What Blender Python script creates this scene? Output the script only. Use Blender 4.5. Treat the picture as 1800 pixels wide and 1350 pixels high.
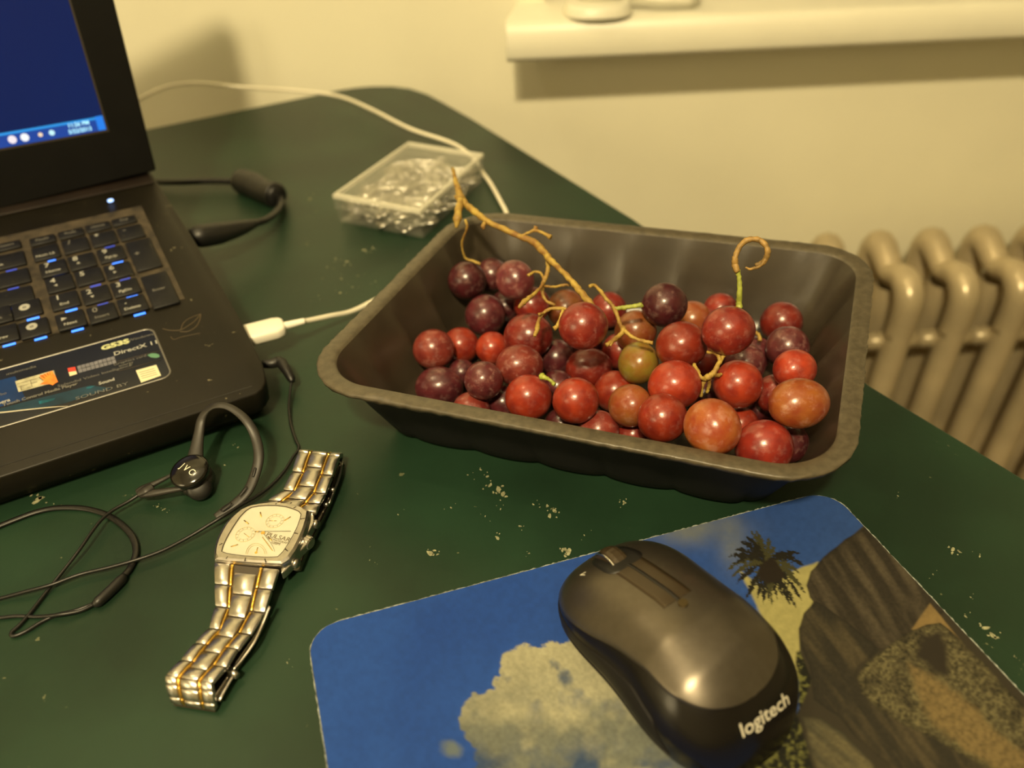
import bpy, bmesh, math, random
import numpy as np
from mathutils import Vector, Matrix
from mathutils.bvhtree import BVHTree

for o in list(bpy.data.objects): bpy.data.objects.remove(o)
SC = bpy.context.scene
COL = SC.collection
R = math.radians

# ---------------------------------------------------------------- camera (f in px for 1800 x 1350)
F = 1400.0; PITCH = R(38.5); ROLL = R(-2.0); CH = 0.290
_fw = np.array([0, math.cos(PITCH), -math.sin(PITCH)]); _rt = np.array([1.0, 0, 0]); _up = np.cross(_rt, _fw)
_r = math.cos(ROLL)*_rt + math.sin(ROLL)*_up; _u = -math.sin(ROLL)*_rt + math.cos(ROLL)*_up
CAMP = np.array([0, 0, CH])
cd = bpy.data.cameras.new('camera'); cam = bpy.data.objects.new('camera', cd); COL.objects.link(cam)
m = Matrix.Identity(4)
for i in range(3):
    m[i][0] = _r[i]; m[i][1] = _u[i]; m[i][2] = -_fw[i]; m[i][3] = CAMP[i]
cam.matrix_world = m
cd.sensor_width = 36; cd.lens = F/1800*36; cd.clip_start = 0.01; cd.clip_end = 20
cd.dof.use_dof = True; cd.dof.focus_distance = 0.375; cd.dof.aperture_fstop = 5.6
SC.camera = cam

# ---------------------------------------------------------------- world, lamps, exposure
w = bpy.data.worlds.new('world'); SC.world = w; w.use_nodes = True
w.node_tree.nodes['Background'].inputs[0].default_value = (1.0, 0.72, 0.40, 1)
w.node_tree.nodes['Background'].inputs[1].default_value = 0.02
def lamp(name, loc, power, rad, col):
    l = bpy.data.lights.new(name, 'POINT'); l.energy = power; l.shadow_soft_size = rad; l.color = col
    o = bpy.data.objects.new(name, l); o.location = loc; COL.objects.link(o); return o
def spot(name, loc, aim, power, rad, col, size):
    l = bpy.data.lights.new(name, 'SPOT'); l.energy = power; l.shadow_soft_size = rad; l.color = col; l.spot_size = size; l.spot_blend = 1.0
    o = bpy.data.objects.new(name, l); o.location = loc; COL.objects.link(o)
    o.rotation_euler = (Vector(aim)-Vector(loc)).to_track_quat('-Z', 'Y').to_euler(); return o
WARM = (1.0, 0.80, 0.445)
spot('room_lamp', (-0.15, -0.52, 1.20), (0.30, .92, .0), 98.0, 0.045, WARM, R(98))
spot('room_lamp_second_bulb', (-0.27, -0.52, 1.20), (0.30, .92, .0), 22.0, 0.045, WARM, R(98))
lamp('side_fill', (-1.25, -0.85, 0.55), 27.0, 0.33, WARM)  # added soft fill, not a lamp of the room; lifts the shadow under the sill
lamp('desk_lamp', (-0.58, 0.42, 1.50), 11.0, 0.06, WARM)
al = bpy.data.lights.new('ceiling_fill', 'AREA'); al.energy = 5.0; al.shape = 'DISK'; al.size = 1.7; al.color = WARM  # added area fill standing in for light bounced off the ceiling
ao = bpy.data.objects.new('ceiling_fill', al); ao.location = (0.2, 0.0, 1.66); COL.objects.link(ao)
SC.view_settings.view_transform = 'Standard'; SC.view_settings.look = 'None'
SC.view_settings.gamma = 1; SC.view_settings.use_curve_mapping = False
SC.view_settings.exposure = 0.0
SC.cycles.max_bounces = 8

# ---------------------------------------------------------------- projection helpers (pixel -> point of the place)
def ray(px, py): return _fw*F + _r*(px-900) - _u*(py-675)
def at(px, py, z=0.0):
    d = ray(px, py); t = (z-CH)/d[2]; return CAMP + d*t
def onp(px, py, P0, N):
    d = ray(px, py); t = np.dot(P0-CAMP, N)/np.dot(d, N); return CAMP + d*t
def projn(X):
    v = np.asarray(X)-CAMP; d = v@_fw
    return 900+F*(v@_r)/d, 675-F*(v@_u)/d

# ---------------------------------------------------------------- materials
def srgb(c):
    c = [x/255.0 for x in c]
    return tuple(x/12.92 if x <= 0.04045 else ((x+0.055)/1.055)**2.4 for x in c)
def mat(name, col, rough=0.5, metal=0.0, noise=0.0, nscale=60, bump=0.0, bscale=300, spec=0.5, coat=0.0,
        emit=None, estr=0.0, sss=0.0, specks=None, col2=None, dist=0.0002):
    M = bpy.data.materials.new(name); M.use_nodes = True; nt = M.node_tree; N = nt.nodes; L = nt.links
    b = N['Principled BSDF']
    b.inputs['Base Color'].default_value = (*col, 1); b.inputs['Roughness'].default_value = rough
    b.inputs['Metallic'].default_value = metal; b.inputs['Specular IOR Level'].default_value = spec
    b.inputs['Coat Weight'].default_value = coat; b.inputs['Coat Roughness'].default_value = 0.12
    tc = N.new('ShaderNodeTexCoord'); src = tc.outputs['Object']
    out = None
    if noise > 0:
        n = N.new('ShaderNodeTexNoise'); n.inputs['Scale'].default_value = nscale; n.inputs['Detail'].default_value = 5
        L.new(src, n.inputs['Vector'])
        mx = N.new('ShaderNodeMix'); mx.data_type = 'RGBA'
        c2 = col2 if col2 else tuple(x*(1-noise) for x in col)
        c1 = col if col2 else tuple(min(1, x*(1+noise)) for x in col)
        mx.inputs[6].default_value = (*c1, 1); mx.inputs[7].default_value = (*c2, 1)
        rp = N.new('ShaderNodeMapRange'); rp.inputs[1].default_value = .35; rp.inputs[2].default_value = .65
        L.new(n.outputs['Fac'], rp.inputs[0]); L.new(rp.outputs[0], mx.inputs[0]); out = mx.outputs[2]
    if specks:   # (colour, scale, threshold)
        sc, ss, st = specks
        n = N.new('ShaderNodeTexNoise'); n.inputs['Scale'].default_value = ss; n.inputs['Detail'].default_value = 3
        n.inputs['Roughness'].default_value = .7
        L.new(src, n.inputs['Vector'])
        rp = N.new('ShaderNodeMapRange'); rp.inputs[1].default_value = st; rp.inputs[2].default_value = st+.02
        L.new(n.outputs['Fac'], rp.inputs[0])
        mx = N.new('ShaderNodeMix'); mx.data_type = 'RGBA'; L.new(rp.outputs[0], mx.inputs[0])
        if out: L.new(out, mx.inputs[6])
        else: mx.inputs[6].default_value = (*col, 1)
        mx.inputs[7].default_value = (*sc, 1); out = mx.outputs[2]
    if out: L.new(out, b.inputs['Base Color'])
    if bump > 0:
        n = N.new('ShaderNodeTexNoise'); n.inputs['Scale'].default_value = bscale; n.inputs['Detail'].default_value = 3
        L.new(src, n.inputs['Vector'])
        bp = N.new('ShaderNodeBump'); bp.inputs['Strength'].default_value = bump; bp.inputs['Distance'].default_value = dist
        L.new(n.outputs['Fac'], bp.inputs['Height']); L.new(bp.outputs[0], b.inputs['Normal'])
    if emit:
        b.inputs['Emission Color'].default_value = (*emit, 1); b.inputs['Emission Strength'].default_value = estr
    if sss > 0:
        b.inputs['Subsurface Weight'].default_value = sss; b.inputs['Subsurface Scale'].default_value = 0.004
        b.inputs['Subsurface Radius'].default_value = (1.0, .35, .2)
    return M
def glassy(name, tint=(1, 1, 1), fac=0.1, rough=0.05, haze=0.0, hazecol=(.8, .8, .8)):
    M = bpy.data.materials.new(name); M.use_nodes = True; nt = M.node_tree; N = nt.nodes; L = nt.links
    N.remove(N['Principled BSDF']); o = N['Material Output']
    t = N.new('ShaderNodeBsdfTransparent'); t.inputs[0].default_value = (*tint, 1)
    g = N.new('ShaderNodeBsdfGlossy'); g.inputs['Roughness'].default_value = rough
    fr = N.new('ShaderNodeFresnel'); fr.inputs[0].default_value = 1.45
    ad = N.new('ShaderNodeMath'); ad.operation = 'ADD'; ad.inputs[1].default_value = fac*.3; ge = N.new('ShaderNodeNewGeometry'); iv = N.new('ShaderNodeMath'); iv.operation = 'SUBTRACT'; iv.inputs[0].default_value = 1; L.new(ge.outputs['Backfacing'], iv.inputs[1])
    ml = N.new('ShaderNodeMath'); ml.operation = 'MULTIPLY'; L.new(fr.outputs[0], ml.inputs[0]); L.new(iv.outputs[0], ml.inputs[1]); L.new(ml.outputs[0], ad.inputs[0])
    mx = N.new('ShaderNodeMixShader'); L.new(ad.outputs[0], mx.inputs[0]); L.new(t.outputs[0], mx.inputs[1]); L.new(g.outputs[0], mx.inputs[2])
    last = mx
    if haze > 0:
        d = N.new('ShaderNodeBsdfDiffuse'); d.inputs[0].default_value = (*hazecol, 1)
        m2 = N.new('ShaderNodeMixShader'); m2.inputs[0].default_value = haze
        L.new(mx.outputs[0], m2.inputs[1]); L.new(d.outputs[0], m2.inputs[2]); last = m2
    L.new(last.outputs[0], o.inputs['Surface'])
    return M

M = {}
M['wall'] = mat('wall_paint', (.80, .77, .60), .75, noise=.03, nscale=5, bump=.15, bscale=40, dist=.001)
M['sill'] = mat('sill_paint', (.68, .66, .54), .4, noise=.03, nscale=12)
M['ceiling'] = mat('ceiling_paint', (.75, .72, .62), .9, noise=.02)
M['floor'] = mat('floor_wood', (.10, .055, .03), .5, noise=.3, nscale=9)
M['desk'] = mat('desk_paint', (.0105, .0290, .0150), .42, spec=.34, noise=.25, nscale=14, bump=.25, bscale=260, dist=.0003,
                specks=((.10, .11, .06), 110, .72))
M['desk_edge'] = mat('desk_edge', (.012, .022, .014), .5, noise=.2)
M['chip'] = mat('paint_chip', (.22, .22, .13), .8, noise=.4, nscale=500)
M['deck'] = mat('laptop_deck', (.0085, .0070, .0042), .45, spec=.24, noise=.2, nscale=30, bump=.15, bscale=900, specks=((.13, .115, .07), 150, .69))
M['bezel'] = mat('laptop_bezel', (.005, .0048, .0045), .6, spec=.2, noise=.1, specks=((.05, .045, .035), 120, .75))
M['hinge'] = mat('hinge_plastic', (.011, .007, .005), .45, spec=.3, noise=.2)
M['key'] = mat('key_plastic', (.0065, .0065, .0075), .5, spec=.3, noise=.2, nscale=200, specks=((.06, .055, .035), 200, .69))
M['keygap'] = mat('key_gap', (.045, .034, .020), .7, noise=.5, nscale=120)
M['legend'] = mat('legend_print', (.36, .36, .33), .6)
M['legend_dim'] = mat('legend_print_faded', (.14, .135, .12), .6)
M['backlight'] = mat('key_backlight', (.02, .1, .4), .5, emit=(.05, .22, 1.0), estr=2.6)
M['backlight_dim'] = mat('key_backlight_dim', (.02, .04, .3), .5, emit=(.07, .12, .8), estr=.7)
M['led'] = mat('power_led', (.3, .5, .8), .5, emit=(.30, .48, 1.0), estr=2.2)
M['black'] = mat('black_rubber', (.008, .0075, .007), .42, noise=.2)
M['cord'] = mat('black_cord', (.0075, .007, .0065), .38, noise=.1)
M['gloss_black'] = mat('gloss_black', (.006, .005, .004), .16, noise=.1, coat=.3)
M['earbud'] = mat('earbud_plastic', (.020, .018, .015), .45, noise=.1)
M['white_plastic'] = mat('white_plastic', (.86, .82, .70), .38, noise=.02)
M['white_cord'] = mat('white_cord', (.78, .73, .58), .45, noise=.04)
M['steel'] = mat('brushed_steel', (.54, .51, .47), .30, metal=1, noise=.08, nscale=400, bump=.12, bscale=1500, dist=.00005)
M['steel_dark'] = mat('polished_steel_edge', (.38, .34, .29), .2, metal=1, noise=.1)
M['gold'] = mat('gold_inlay', (.95, .60, .12), .22, metal=1, noise=.05)
M['joint'] = mat('dark_joint', (.035, .025, .015), .4, noise=.2)
M['dial'] = mat('dial_mother_of_pearl', (.60, .58, .47), .35, noise=.06, nscale=90)
M['dial_ring'] = mat('dial_ring', (.62, .52, .30), .35, metal=.3, noise=.05)
M['dial_ink'] = mat('dial_ink', (.10, .07, .03), .5)
M['crystal'] = glassy('watch_crystal', fac=.1, rough=.04)
M['tray'] = mat('tray_plastic', (.034, .026, .017), .33, noise=.14, nscale=40, bump=.25, bscale=500, dist=.00015, spec=.6)
M['tray_out'] = mat('tray_outside', (.007, .0068, .007), .6, spec=.25, noise=.2, nscale=40)
M['rim'] = mat('tray_rim', (.075, .062, .040), .36, noise=.2, nscale=300, bump=.5, bscale=900, dist=.0002)
M['clear'] = glassy('clear_plastic', fac=.2, rough=.08, haze=.035, hazecol=(.8, .78, .66))
M['clear_edge'] = glassy('clear_plastic_edge', fac=.4, rough=.2, haze=.42, hazecol=(.85, .82, .68))
M['clip'] = mat('clip_wire', (.72, .70, .64), .25, metal=1, noise=.05)
M['stem'] = mat('grape_stem', (.40, .28, .055), .6, noise=.4, nscale=170, bump=.5, bscale=700, col2=(.20, .10, .02), dist=.0004)
M['stem_green'] = mat('green_stem', (.30, .33, .05), .5, noise=.3, nscale=200, bump=.3, bscale=700, dist=.0004)
M['radiator'] = mat('radiator_paint', (.47, .39, .25), .30, noise=.2, nscale=9, metal=.25)
M['mouse_top'] = mat('mouse_top', (.135, .118, .096), .35, metal=.88, noise=.05, nscale=300)
M['mouse_body'] = mat('mouse_gloss', (.005, .004, .0035), .24, spec=.35)
M['mouse_grip'] = mat('mouse_grip', (.007, .006, .0055), .6, spec=.25, noise=.1, bump=.3, bscale=1500)
M['mouse_strip'] = mat('mouse_strip', (.045, .032, .018), .3, metal=.3)
M['chrome'] = mat('chrome', (.8, .78, .72), .12, metal=1)
M['logo'] = mat('logo_print', (.50, .47, .38), .5)
M['dark_glass'] = glassy('window_glass', tint=(.9, .92, .95), fac=.1)
M['night'] = mat('night_board', (.004, .005, .008), .9)
def grape_mat(name, c1, c2, bloom=.15):
    Mt = mat(name, c1, .29, noise=.5, nscale=1.15, col2=c2, sss=.3, coat=.12, bump=.25, bscale=7, dist=.0003)
    nt = Mt.node_tree; N = nt.nodes; L = nt.links; b = N['Principled BSDF']
    oi = N.new('ShaderNodeObjectInfo'); hs = N.new('ShaderNodeHueSaturation')
    mr = N.new('ShaderNodeMapRange'); mr.inputs[3].default_value = .72; mr.inputs[4].default_value = 1.25
    L.new(oi.outputs['Random'], mr.inputs[0]); L.new(mr.outputs[0], hs.inputs['Value'])
    src = b.inputs['Base Color'].links[0].from_socket; L.new(src, hs.inputs['Color'])
    n = N.new('ShaderNodeTexNoise'); n.inputs['Scale'].default_value = 2.2; n.inputs['Detail'].default_value = 9
    n.inputs['Roughness'].default_value = .72
    ad = N.new('ShaderNodeVectorMath'); ad.operation = 'ADD'; tc = N.new('ShaderNodeTexCoord')
    L.new(tc.outputs['Object'], ad.inputs[0]); L.new(oi.outputs['Random'], ad.inputs[1]); L.new(ad.outputs[0], n.inputs['Vector'])
    rp = N.new('ShaderNodeMapRange'); rp.inputs[1].default_value = .52; rp.inputs[2].default_value = .76; rp.inputs[4].default_value = bloom*2
    L.new(n.outputs['Fac'], rp.inputs[0])
    mx = N.new('ShaderNodeMix'); mx.data_type = 'RGBA'; mx.inputs[7].default_value = (.42, .25, .22, 1)
    L.new(rp.outputs[0], mx.inputs[0]); L.new(hs.outputs[0], mx.inputs[6]); L.new(mx.outputs[2], b.inputs['Base Color'])
    return Mt
GM = {'red': grape_mat('grape_red', (.215, .022, .012), (.110, .010, .010), .2),
      'bright': grape_mat('grape_bright_red', (.275, .032, .012), (.150, .013, .009), .14),
      'purple': grape_mat('grape_purple', (.085, .014, .018), (.040, .008, .011), .2),
      'dusky': grape_mat('grape_dusky', (.135, .030, .032), (.070, .012, .016), .34),
      'rose': grape_mat('grape_rose', (.210, .036, .024), (.120, .015, .013), .32),
      'brown': grape_mat('grape_brown', (.210, .075, .020), (.170, .030, .010), .2),
      'orange': grape_mat('grape_orange', (.270, .085, .018), (.190, .028, .011), .34),
      'green': grape_mat('grape_green', (.170, .135, .018), (.170, .070, .013), .12)}

# ---------------------------------------------------------------- object helpers
def tag(o, label=None, cat=None, group=None, kind=None):
    if label: o['label'] = label
    if cat: o['category'] = cat
    if group: o['group'] = group
    if kind: o['kind'] = kind
    return o
def empty(name, loc, label=None, cat=None, group=None, kind=None):
    o = bpy.data.objects.new(name, None); o.empty_display_size = .01; o.location = Vector(loc); COL.objects.link(o)
    return tag(o, label, cat, group, kind)
def worg(p):
    v = Vector((0, 0, 0))
    while p is not None: v = v + p.location; p = p.parent
    return v
def link(name, me, parent=None, origin=None, smooth=False):
    o = bpy.data.objects.new(name, me); COL.objects.link(o)
    if parent: o.parent = parent
    if smooth:
        for p in me.polygons: p.use_smooth = True
    return o
def mk(name, V, Fc, m, parent=None, smooth=False, origin=None, bevel=0, seg=2):
    """world-space verts -> object (children are stored relative to their parent's origin)"""
    off = worg(parent) if parent else Vector((0, 0, 0))
    org = Vector(origin) if origin is not None else off
    me = bpy.data.meshes.new(name)
    me.from_pydata([tuple(Vector(v)-org) for v in V], [], Fc); me.validate(); me.update()
    if m is not None: me.materials.append(m)
    o = link(name, me, parent, smooth=smooth)
    o.location = org-off
    if bevel > 0: bev(o, bevel, seg)
    return o
def bev(o, wd, seg=2):
    md = o.modifiers.new('bevel', 'BEVEL'); md.width = wd; md.segments = seg; md.limit_method = 'ANGLE'; md.angle_limit = R(40)
    for p in o.data.polygons: p.use_smooth = True
    md.harden_normals = False
    return o
def outward(V, Fc):
    me = bpy.data.meshes.new('t'); me.from_pydata([tuple(v) for v in V], [], Fc)
    bm = bmesh.new(); bm.from_mesh(me); bmesh.ops.recalc_face_normals(bm, faces=bm.faces)
    Fo = [[v.index for v in f.verts] for f in bm.faces]; Vo = [v.co.copy() for v in bm.verts]
    bm.free(); bpy.data.meshes.remove(me); return Vo, Fo
def prism(name, top, bot, m, parent=None, bevel=0, **k):
    """closed solid between two outlines (lists of 3D points)"""
    n = len(top); V = list(top)+list(bot)
    Fc = [list(range(n)), list(range(2*n-1, n-1, -1))]+[[i, n+i, n+(i+1) % n, (i+1) % n] for i in range(n)]
    V, Fc = outward(V, Fc)
    return mk(name, V, Fc, m, parent, bevel=bevel, **k)
def pxslab(name, pts, z, th, m, parent=None, bevel=0, **k):
    top = [at(x, y, z) for x, y in pts]; bot = [p-np.array([0, 0, th]) for p in top]
    return prism(name, top, bot, m, parent, bevel, **k)
def boxv(c, ex, ey, ez):
    c, ex, ey, ez = map(np.array, (c, ex, ey, ez)); V = []
    for sz in (-1, 1):
        for sx, sy in ((-1, -1), (1, -1), (1, 1), (-1, 1)): V.append(c+ex*sx+ey*sy+ez*sz)
    return V, [[0, 3, 2, 1], [4, 5, 6, 7], [0, 1, 5, 4], [1, 2, 6, 5], [2, 3, 7, 6], [3, 0, 4, 7]]
def box(name, c, ex, ey, ez, m, parent=None, bevel=0, **k):
    V, Fc = boxv(c, ex, ey, ez); V, Fc = outward(V, Fc); return mk(name, V, Fc, m, parent, bevel=bevel, **k)
def spline(P, n=8):
    P = [np.array(p, float) for p in P]
    Q = [2*P[0]-P[1]]+P+[2*P[-1]-P[-2]]; out = []
    for i in range(1, len(Q)-2):
        for k in range(n):
            t = k/n; a, b, c, d = Q[i-1:i+3]
            out.append(.5*((2*b)+(-a+c)*t+(2*a-5*b+4*c-d)*t*t+(-a+3*b-3*c+d)*t**3))
    out.append(P[-1]); return out
def tubev(P, rad, ns=8, flat=None, up=None, n=8, smooth=True):
    """tube along P; rad number or list per control point; flat = ratio of second radius"""
    C = spline(P, n) if smooth else [np.array(p, float) for p in P]
    if isinstance(rad, (int, float)): rr = [rad]*len(C)
    else: rr = np.interp(np.linspace(0, len(P)-1, len(C)), range(len(P)), rad)
    V = []; Fc = []
    nrm = None
    for i, c in enumerate(C):
        t = C[min(i+1, len(C)-1)]-C[max(i-1, 0)]; t = t/(np.linalg.norm(t)+1e-12)
        if up is not None: a = np.array(up, float)
        elif nrm is None: a = np.array([0, 0, 1.]) if abs(t[2]) < .9 else np.array([1., 0, 0])
        else: a = nrm
        a = a-t*(a@t); a /= np.linalg.norm(a)+1e-12; nrm = a; b = np.cross(t, a)
        for k in range(ns):
            th = 2*math.pi*k/ns
            V.append(c+b*math.cos(th)*rr[i]+a*math.sin(th)*rr[i]*(flat or 1))
    for i in range(len(C)-1):
        for k in range(ns):
            Fc.append([i*ns+k, i*ns+(k+1) % ns, (i+1)*ns+(k+1) % ns, (i+1)*ns+k])
    Fc.append(list(range(ns))[::-1]); Fc.append([(len(C)-1)*ns+k for k in range(ns)])
    return V, Fc
def merge(parts):
    V = []; Fc = []
    for v, f in parts:
        n = len(V); V += list(v); Fc += [[i+n for i in q] for q in f]
    return V, Fc
def tube(name, P, rad, m, parent=None, ns=8, **k):
    kk = {a: k.pop(a) for a in ('flat', 'up', 'n', 'smooth') if a in k}
    V, Fc = tubev(P, rad, ns, **kk); return mk(name, V, Fc, m, parent, smooth=True, **k)
def disc(c, N, X, r1, r2=None, ns=32, th=0.0):
    """solid disc (r2 None) or flat ring, around c with normal N"""
    c = np.array(c, float); N = np.array(N, float); N /= np.linalg.norm(N)
    X = np.array(X, float); X = X-N*(X@N); X /= np.linalg.norm(X); Y = np.cross(N, X); V = []; Fc = []
    cs = [X*math.cos(2*math.pi*i/ns)+Y*math.sin(2*math.pi*i/ns) for i in range(ns)]
    if r2 is None:
        V = [c+q*r1 for q in cs]+[c-N*th+q*r1 for q in cs]
        Fc = [list(range(ns)), [2*ns-1-i for i in range(ns)]]+[[i, ns+i, ns+(i+1) % ns, (i+1) % ns] for i in range(ns)]
    else:
        V = [c+q*r1 for q in cs]+[c+q*r2 for q in cs]+[c-N*th+q*r1 for q in cs]+[c-N*th+q*r2 for q in cs]
        for i in range(ns):
            j = (i+1) % ns
            Fc += [[i, j, ns+j, ns+i], [2*ns+i, 3*ns+i, 3*ns+j, 2*ns+j], [i, 2*ns+i, 2*ns+j, j], [ns+i, ns+j, 3*ns+j, 3*ns+i]]
    return outward(V, Fc)
def textv(s, size, org, ex, ey, align='CENTER', surf=None, lift=0.0001, extrude=0.0, xs=1.0, bold=0):
    cu = bpy.data.curves.new('txt', 'FONT'); cu.body = s; cu.size = size; cu.align_x = align; cu.align_y = 'CENTER'
    cu.extrude = extrude; cu.resolution_u = 3; cu.offset = bold
    o = bpy.data.objects.new('txt', cu); COL.objects.link(o)
    bpy.context.view_layer.update()
    me = bpy.data.meshes.new_from_object(o); bpy.data.objects.remove(o); bpy.data.curves.remove(cu)
    org, ex, ey = map(lambda v: np.array(v, float), (org, ex, ey)); ex /= np.linalg.norm(ex); ey /= np.linalg.norm(ey); N = np.cross(ex, ey)
    V = [org+ex*v.co.x*xs+ey*v.co.y+N*(lift+v.co.z) for v in me.vertices]
    Fc = [list(p.vertices) for p in me.polygons]; bpy.data.meshes.remove(me)
    if surf is not None:
        # fine grid is not needed for small letters: drop each vertex onto the surface along -N
        W = []
        for v in V:
            h = surf.ray_cast(Vector(v+N*.05), Vector(-N)); W.append(np.array(h[0])+np.array(h[1])*lift if h[0] else v)
        V = W
    return V, Fc
def text(name, s, size, org, ex, ey, m, parent=None, **k):
    V, Fc = textv(s, size, org, ex, ey, **k); return mk(name, V, Fc, m, parent)
rng = random.Random(7)

# ================================================================ THE ROOM
RA = R(2.0); AX = np.array([math.cos(RA), math.sin(RA), 0]); AN = np.array([-math.sin(RA), math.cos(RA), 0])   # along the wall, into the wall
W0 = np.array([-.116, .915, 0])
def wp(s, d, z):      # s along the wall (0 above the desk corner), d in front of the wall
    return W0+AX*s-AN*d+np.array([0, 0, z])
FZ = -0.742; CZ = 1.70
def wallbox(name, s0, s1, d0, d1, z0, z1, m, **k):
    return box(name, wp((s0+s1)/2, (d0+d1)/2, (z0+z1)/2), AX*(s1-s0)/2, AN*(d1-d0)/2, (0, 0, (z1-z0)/2), m, **k)
WS0, WS1, WZ0, WZ1 = .165, 1.25, .079, 1.30
parts = []
for s0, s1, z0, z1 in ((-1.6, 2.3, FZ, .040), (-1.6, WS0, .040, CZ), (WS1, 2.3, .040, CZ), (WS0, WS1, WZ1, CZ)):
    parts.append(boxv(wp((s0+s1)/2, -.06, (z0+z1)/2), AX*(s1-s0)/2, AN*.06, (0, 0, (z1-z0)/2)))
V, Fc = merge(parts)
tag(mk('wall_back', V, Fc, M['wall']), kind='structure', label='cream painted wall behind the desk')
tag(wallbox('wall_left', -1.7, -1.6, -.12, 3.1, FZ, CZ, M['wall']), kind='structure')
tag(wallbox('wall_right', 2.3, 2.4, -.12, 3.1, FZ, CZ, M['wall']), kind='structure')
tag(wallbox('wall_front', -1.7, 2.4, 3.1, 3.2, FZ, CZ, M['wall']), kind='structure')
tag(wallbox('floor', -1.7, 2.4, -.12, 3.2, FZ-.05, FZ, M['floor']), kind='structure')
tag(wallbox('ceiling', -1.7, 2.4, -.12, 3.2, CZ, CZ+.05, M['ceiling']), kind='structure')
# window sill: one long board with a rounded nose, end just right of the desk corner
prof = [(-.02, .0405), (.078, .0405), (.083, .045), (.084, .055), (.083, .068), (.079, .076), (.072, .079), (-.12, .079), (-.12, .060), (-.02, .060)]
n = len(prof); V = [wp(s, d, z) for s in (.119, 1.40) for d, z in prof]
Fc = [list(range(n)), list(range(2*n-1, n-1, -1))]+[[i, (i+1) % n, n+(i+1) % n, n+i] for i in range(n)]
# keep the part that runs into the wall opening inside the opening
V = [wp(min(max(s, WS0), WS1) if d < 0 else s, d, z) for s in (.119, 1.40) for d, z in prof]
V, Fc = outward(V, Fc)
tag(mk('trim_1', V, Fc, M['sill'], smooth=False, bevel=.0015), kind='structure', label='cream painted window sill board')
win = tag(empty('window_1', wp((WS0+WS1)/2, -.09, WZ0)), kind='structure', label='window above the cream sill, night outside')
for nm, s0, s1, z0, z1 in (('frame_rail', WS0, WS1, WZ0, WZ0+.05), ('frame_rail', WS0, WS1, WZ1-.05, WZ1), ('frame_stile', WS0, WS0+.05, WZ0+.05, WZ1-.05),
                           ('frame_stile', WS1-.05, WS1, WZ0+.05, WZ1-.05), ('frame_stile', .68, .73, WZ0+.05, WZ1-.05)):
    wallbox(nm, s0, s1, -.11, -.07, z0, z1, M['sill'], parent=win, bevel=.003)
wallbox('pane', WS0+.05, .68, -.092, -.088, WZ0+.05, WZ1-.05, M['dark_glass'], parent=win)
wallbox('pane', .73, WS1-.05, -.092, -.088, WZ0+.05, WZ1-.05, M['dark_glass'], parent=win)
wallbox('night_backing', WS0-.02, WS1+.02, -.16, -.13, WZ0-.03, WZ1+.02, M['night'], parent=win)

# window crank on the sill
c0 = at(1050, 22, .079)
ck = empty('window_crank', (c0[0], c0[1], .079), 'cream metal window crank operator with folded handle on the sill', 'crank')
def oval(c, a, b, z, ex=AX, ey=AN, n=20, p=2.6):
    out = []
    for i in range(n):
        t = 2*math.pi*i/n; cx, sx = math.cos(t), math.sin(t)
        out.append(np.array([c[0], c[1], z])+ex*a*math.copysign(abs(cx)**(2/p), cx)+ey*b*math.copysign(abs(sx)**(2/p), sx))
    return out
prism('crank_base', oval(c0, .031, .028, .0905), oval(c0, .036, .033, .0795), M['sill'], ck, bevel=.002)
c1 = c0+AX*.004+AN*.010
prism('crank_housing', oval(c1, .020, .014, .118), oval(c1, .025, .018, .0905), M['sill'], ck, bevel=.004)
c1 = c1*np.array([1, 1, 0])+np.array([0, 0, .0795])
tube('crank_handle', [c1+[0, 0, .012], c1+AX*.03-AN*.006+[0, 0, .012], c1+AX*.06-AN*.018+[0, 0, .010], c1+AX*.092-AN*.018+[0, 0, .008]], [.006, .005, .0045, .004], M['sill'], ck)
tube('crank_knob', [c1+AX*.090-AN*.018+[0, 0, .008], c1+AX*.092-AN*.018+[0, 0, .020], c1+AX*.092-AN*.018+[0, 0, .034]], [.005, .008, .006], M['sill'], ck)

# radiator under the sill: separate cast sections, each with three columns, header humps and hubs
def rad_section():
    ps = []
    def col(d, rx, ry, z0, z1):
        V = []; Fc = []; ns = 14; rings = [(z0, 1), (z1-.03, 1)]
        for z, s in rings:
            for k in range(ns):
                t = 2*math.pi*k/ns; V.append(np.array([rx*s*math.cos(t), -d+ry*s*math.sin(t), z]))
        for k in range(ns): Fc.append([k, (k+1) % ns, ns+(k+1) % ns, ns+k])
        ps.append((V, Fc))
    H = .445
    for d in (0, -.0525, -.105): col(d, .0155, .0165, -H, 0)
    # top header hump: runs front to back, rounded
    ps.append(tubev([(0, 0, -.070), (0, -.001, -.040), (0, .003, -.018), (0, .018, -.006), (0, .036, -.008), (0, .0525, -.014), (0, .072, -.006), (0, .094, .002), (0, .106, -.012), (0, .107, -.045)],
                    [.0158, .0162, .0168, .0165, .0150, .0140, .0160, .0175, .0170, .0155], 12, n=5))
    ps.append(tubev([(0, -.014, -H), (0, .05, -H+.004), (0, .118, -H)], [.018, .017, .018], 12, n=5))
    for z in (-.085, -H+.03):
        for y in (.012, .095):
            ps.append(tubev([(-.033, y, z), (-.012, y, z), (.012, y, z), (.033, y, z)], [.0105, .0115, .0115, .0105], 10, smooth=False))
    V, Fc = merge(ps); me = bpy.data.meshes.new('radiator_section'); me.from_pydata([tuple(v) for v in V], [], Fc); me.update()
    me.materials.append(M['radiator'])
    for p in me.polygons: p.use_smooth = True
    return me
rz = -.200
r0 = at(1616, 512, rz+.0)                # front column of the first section in full view
s_first = float((r0-W0)@AX); d_front = -float((r0-W0)@AN)
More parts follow.
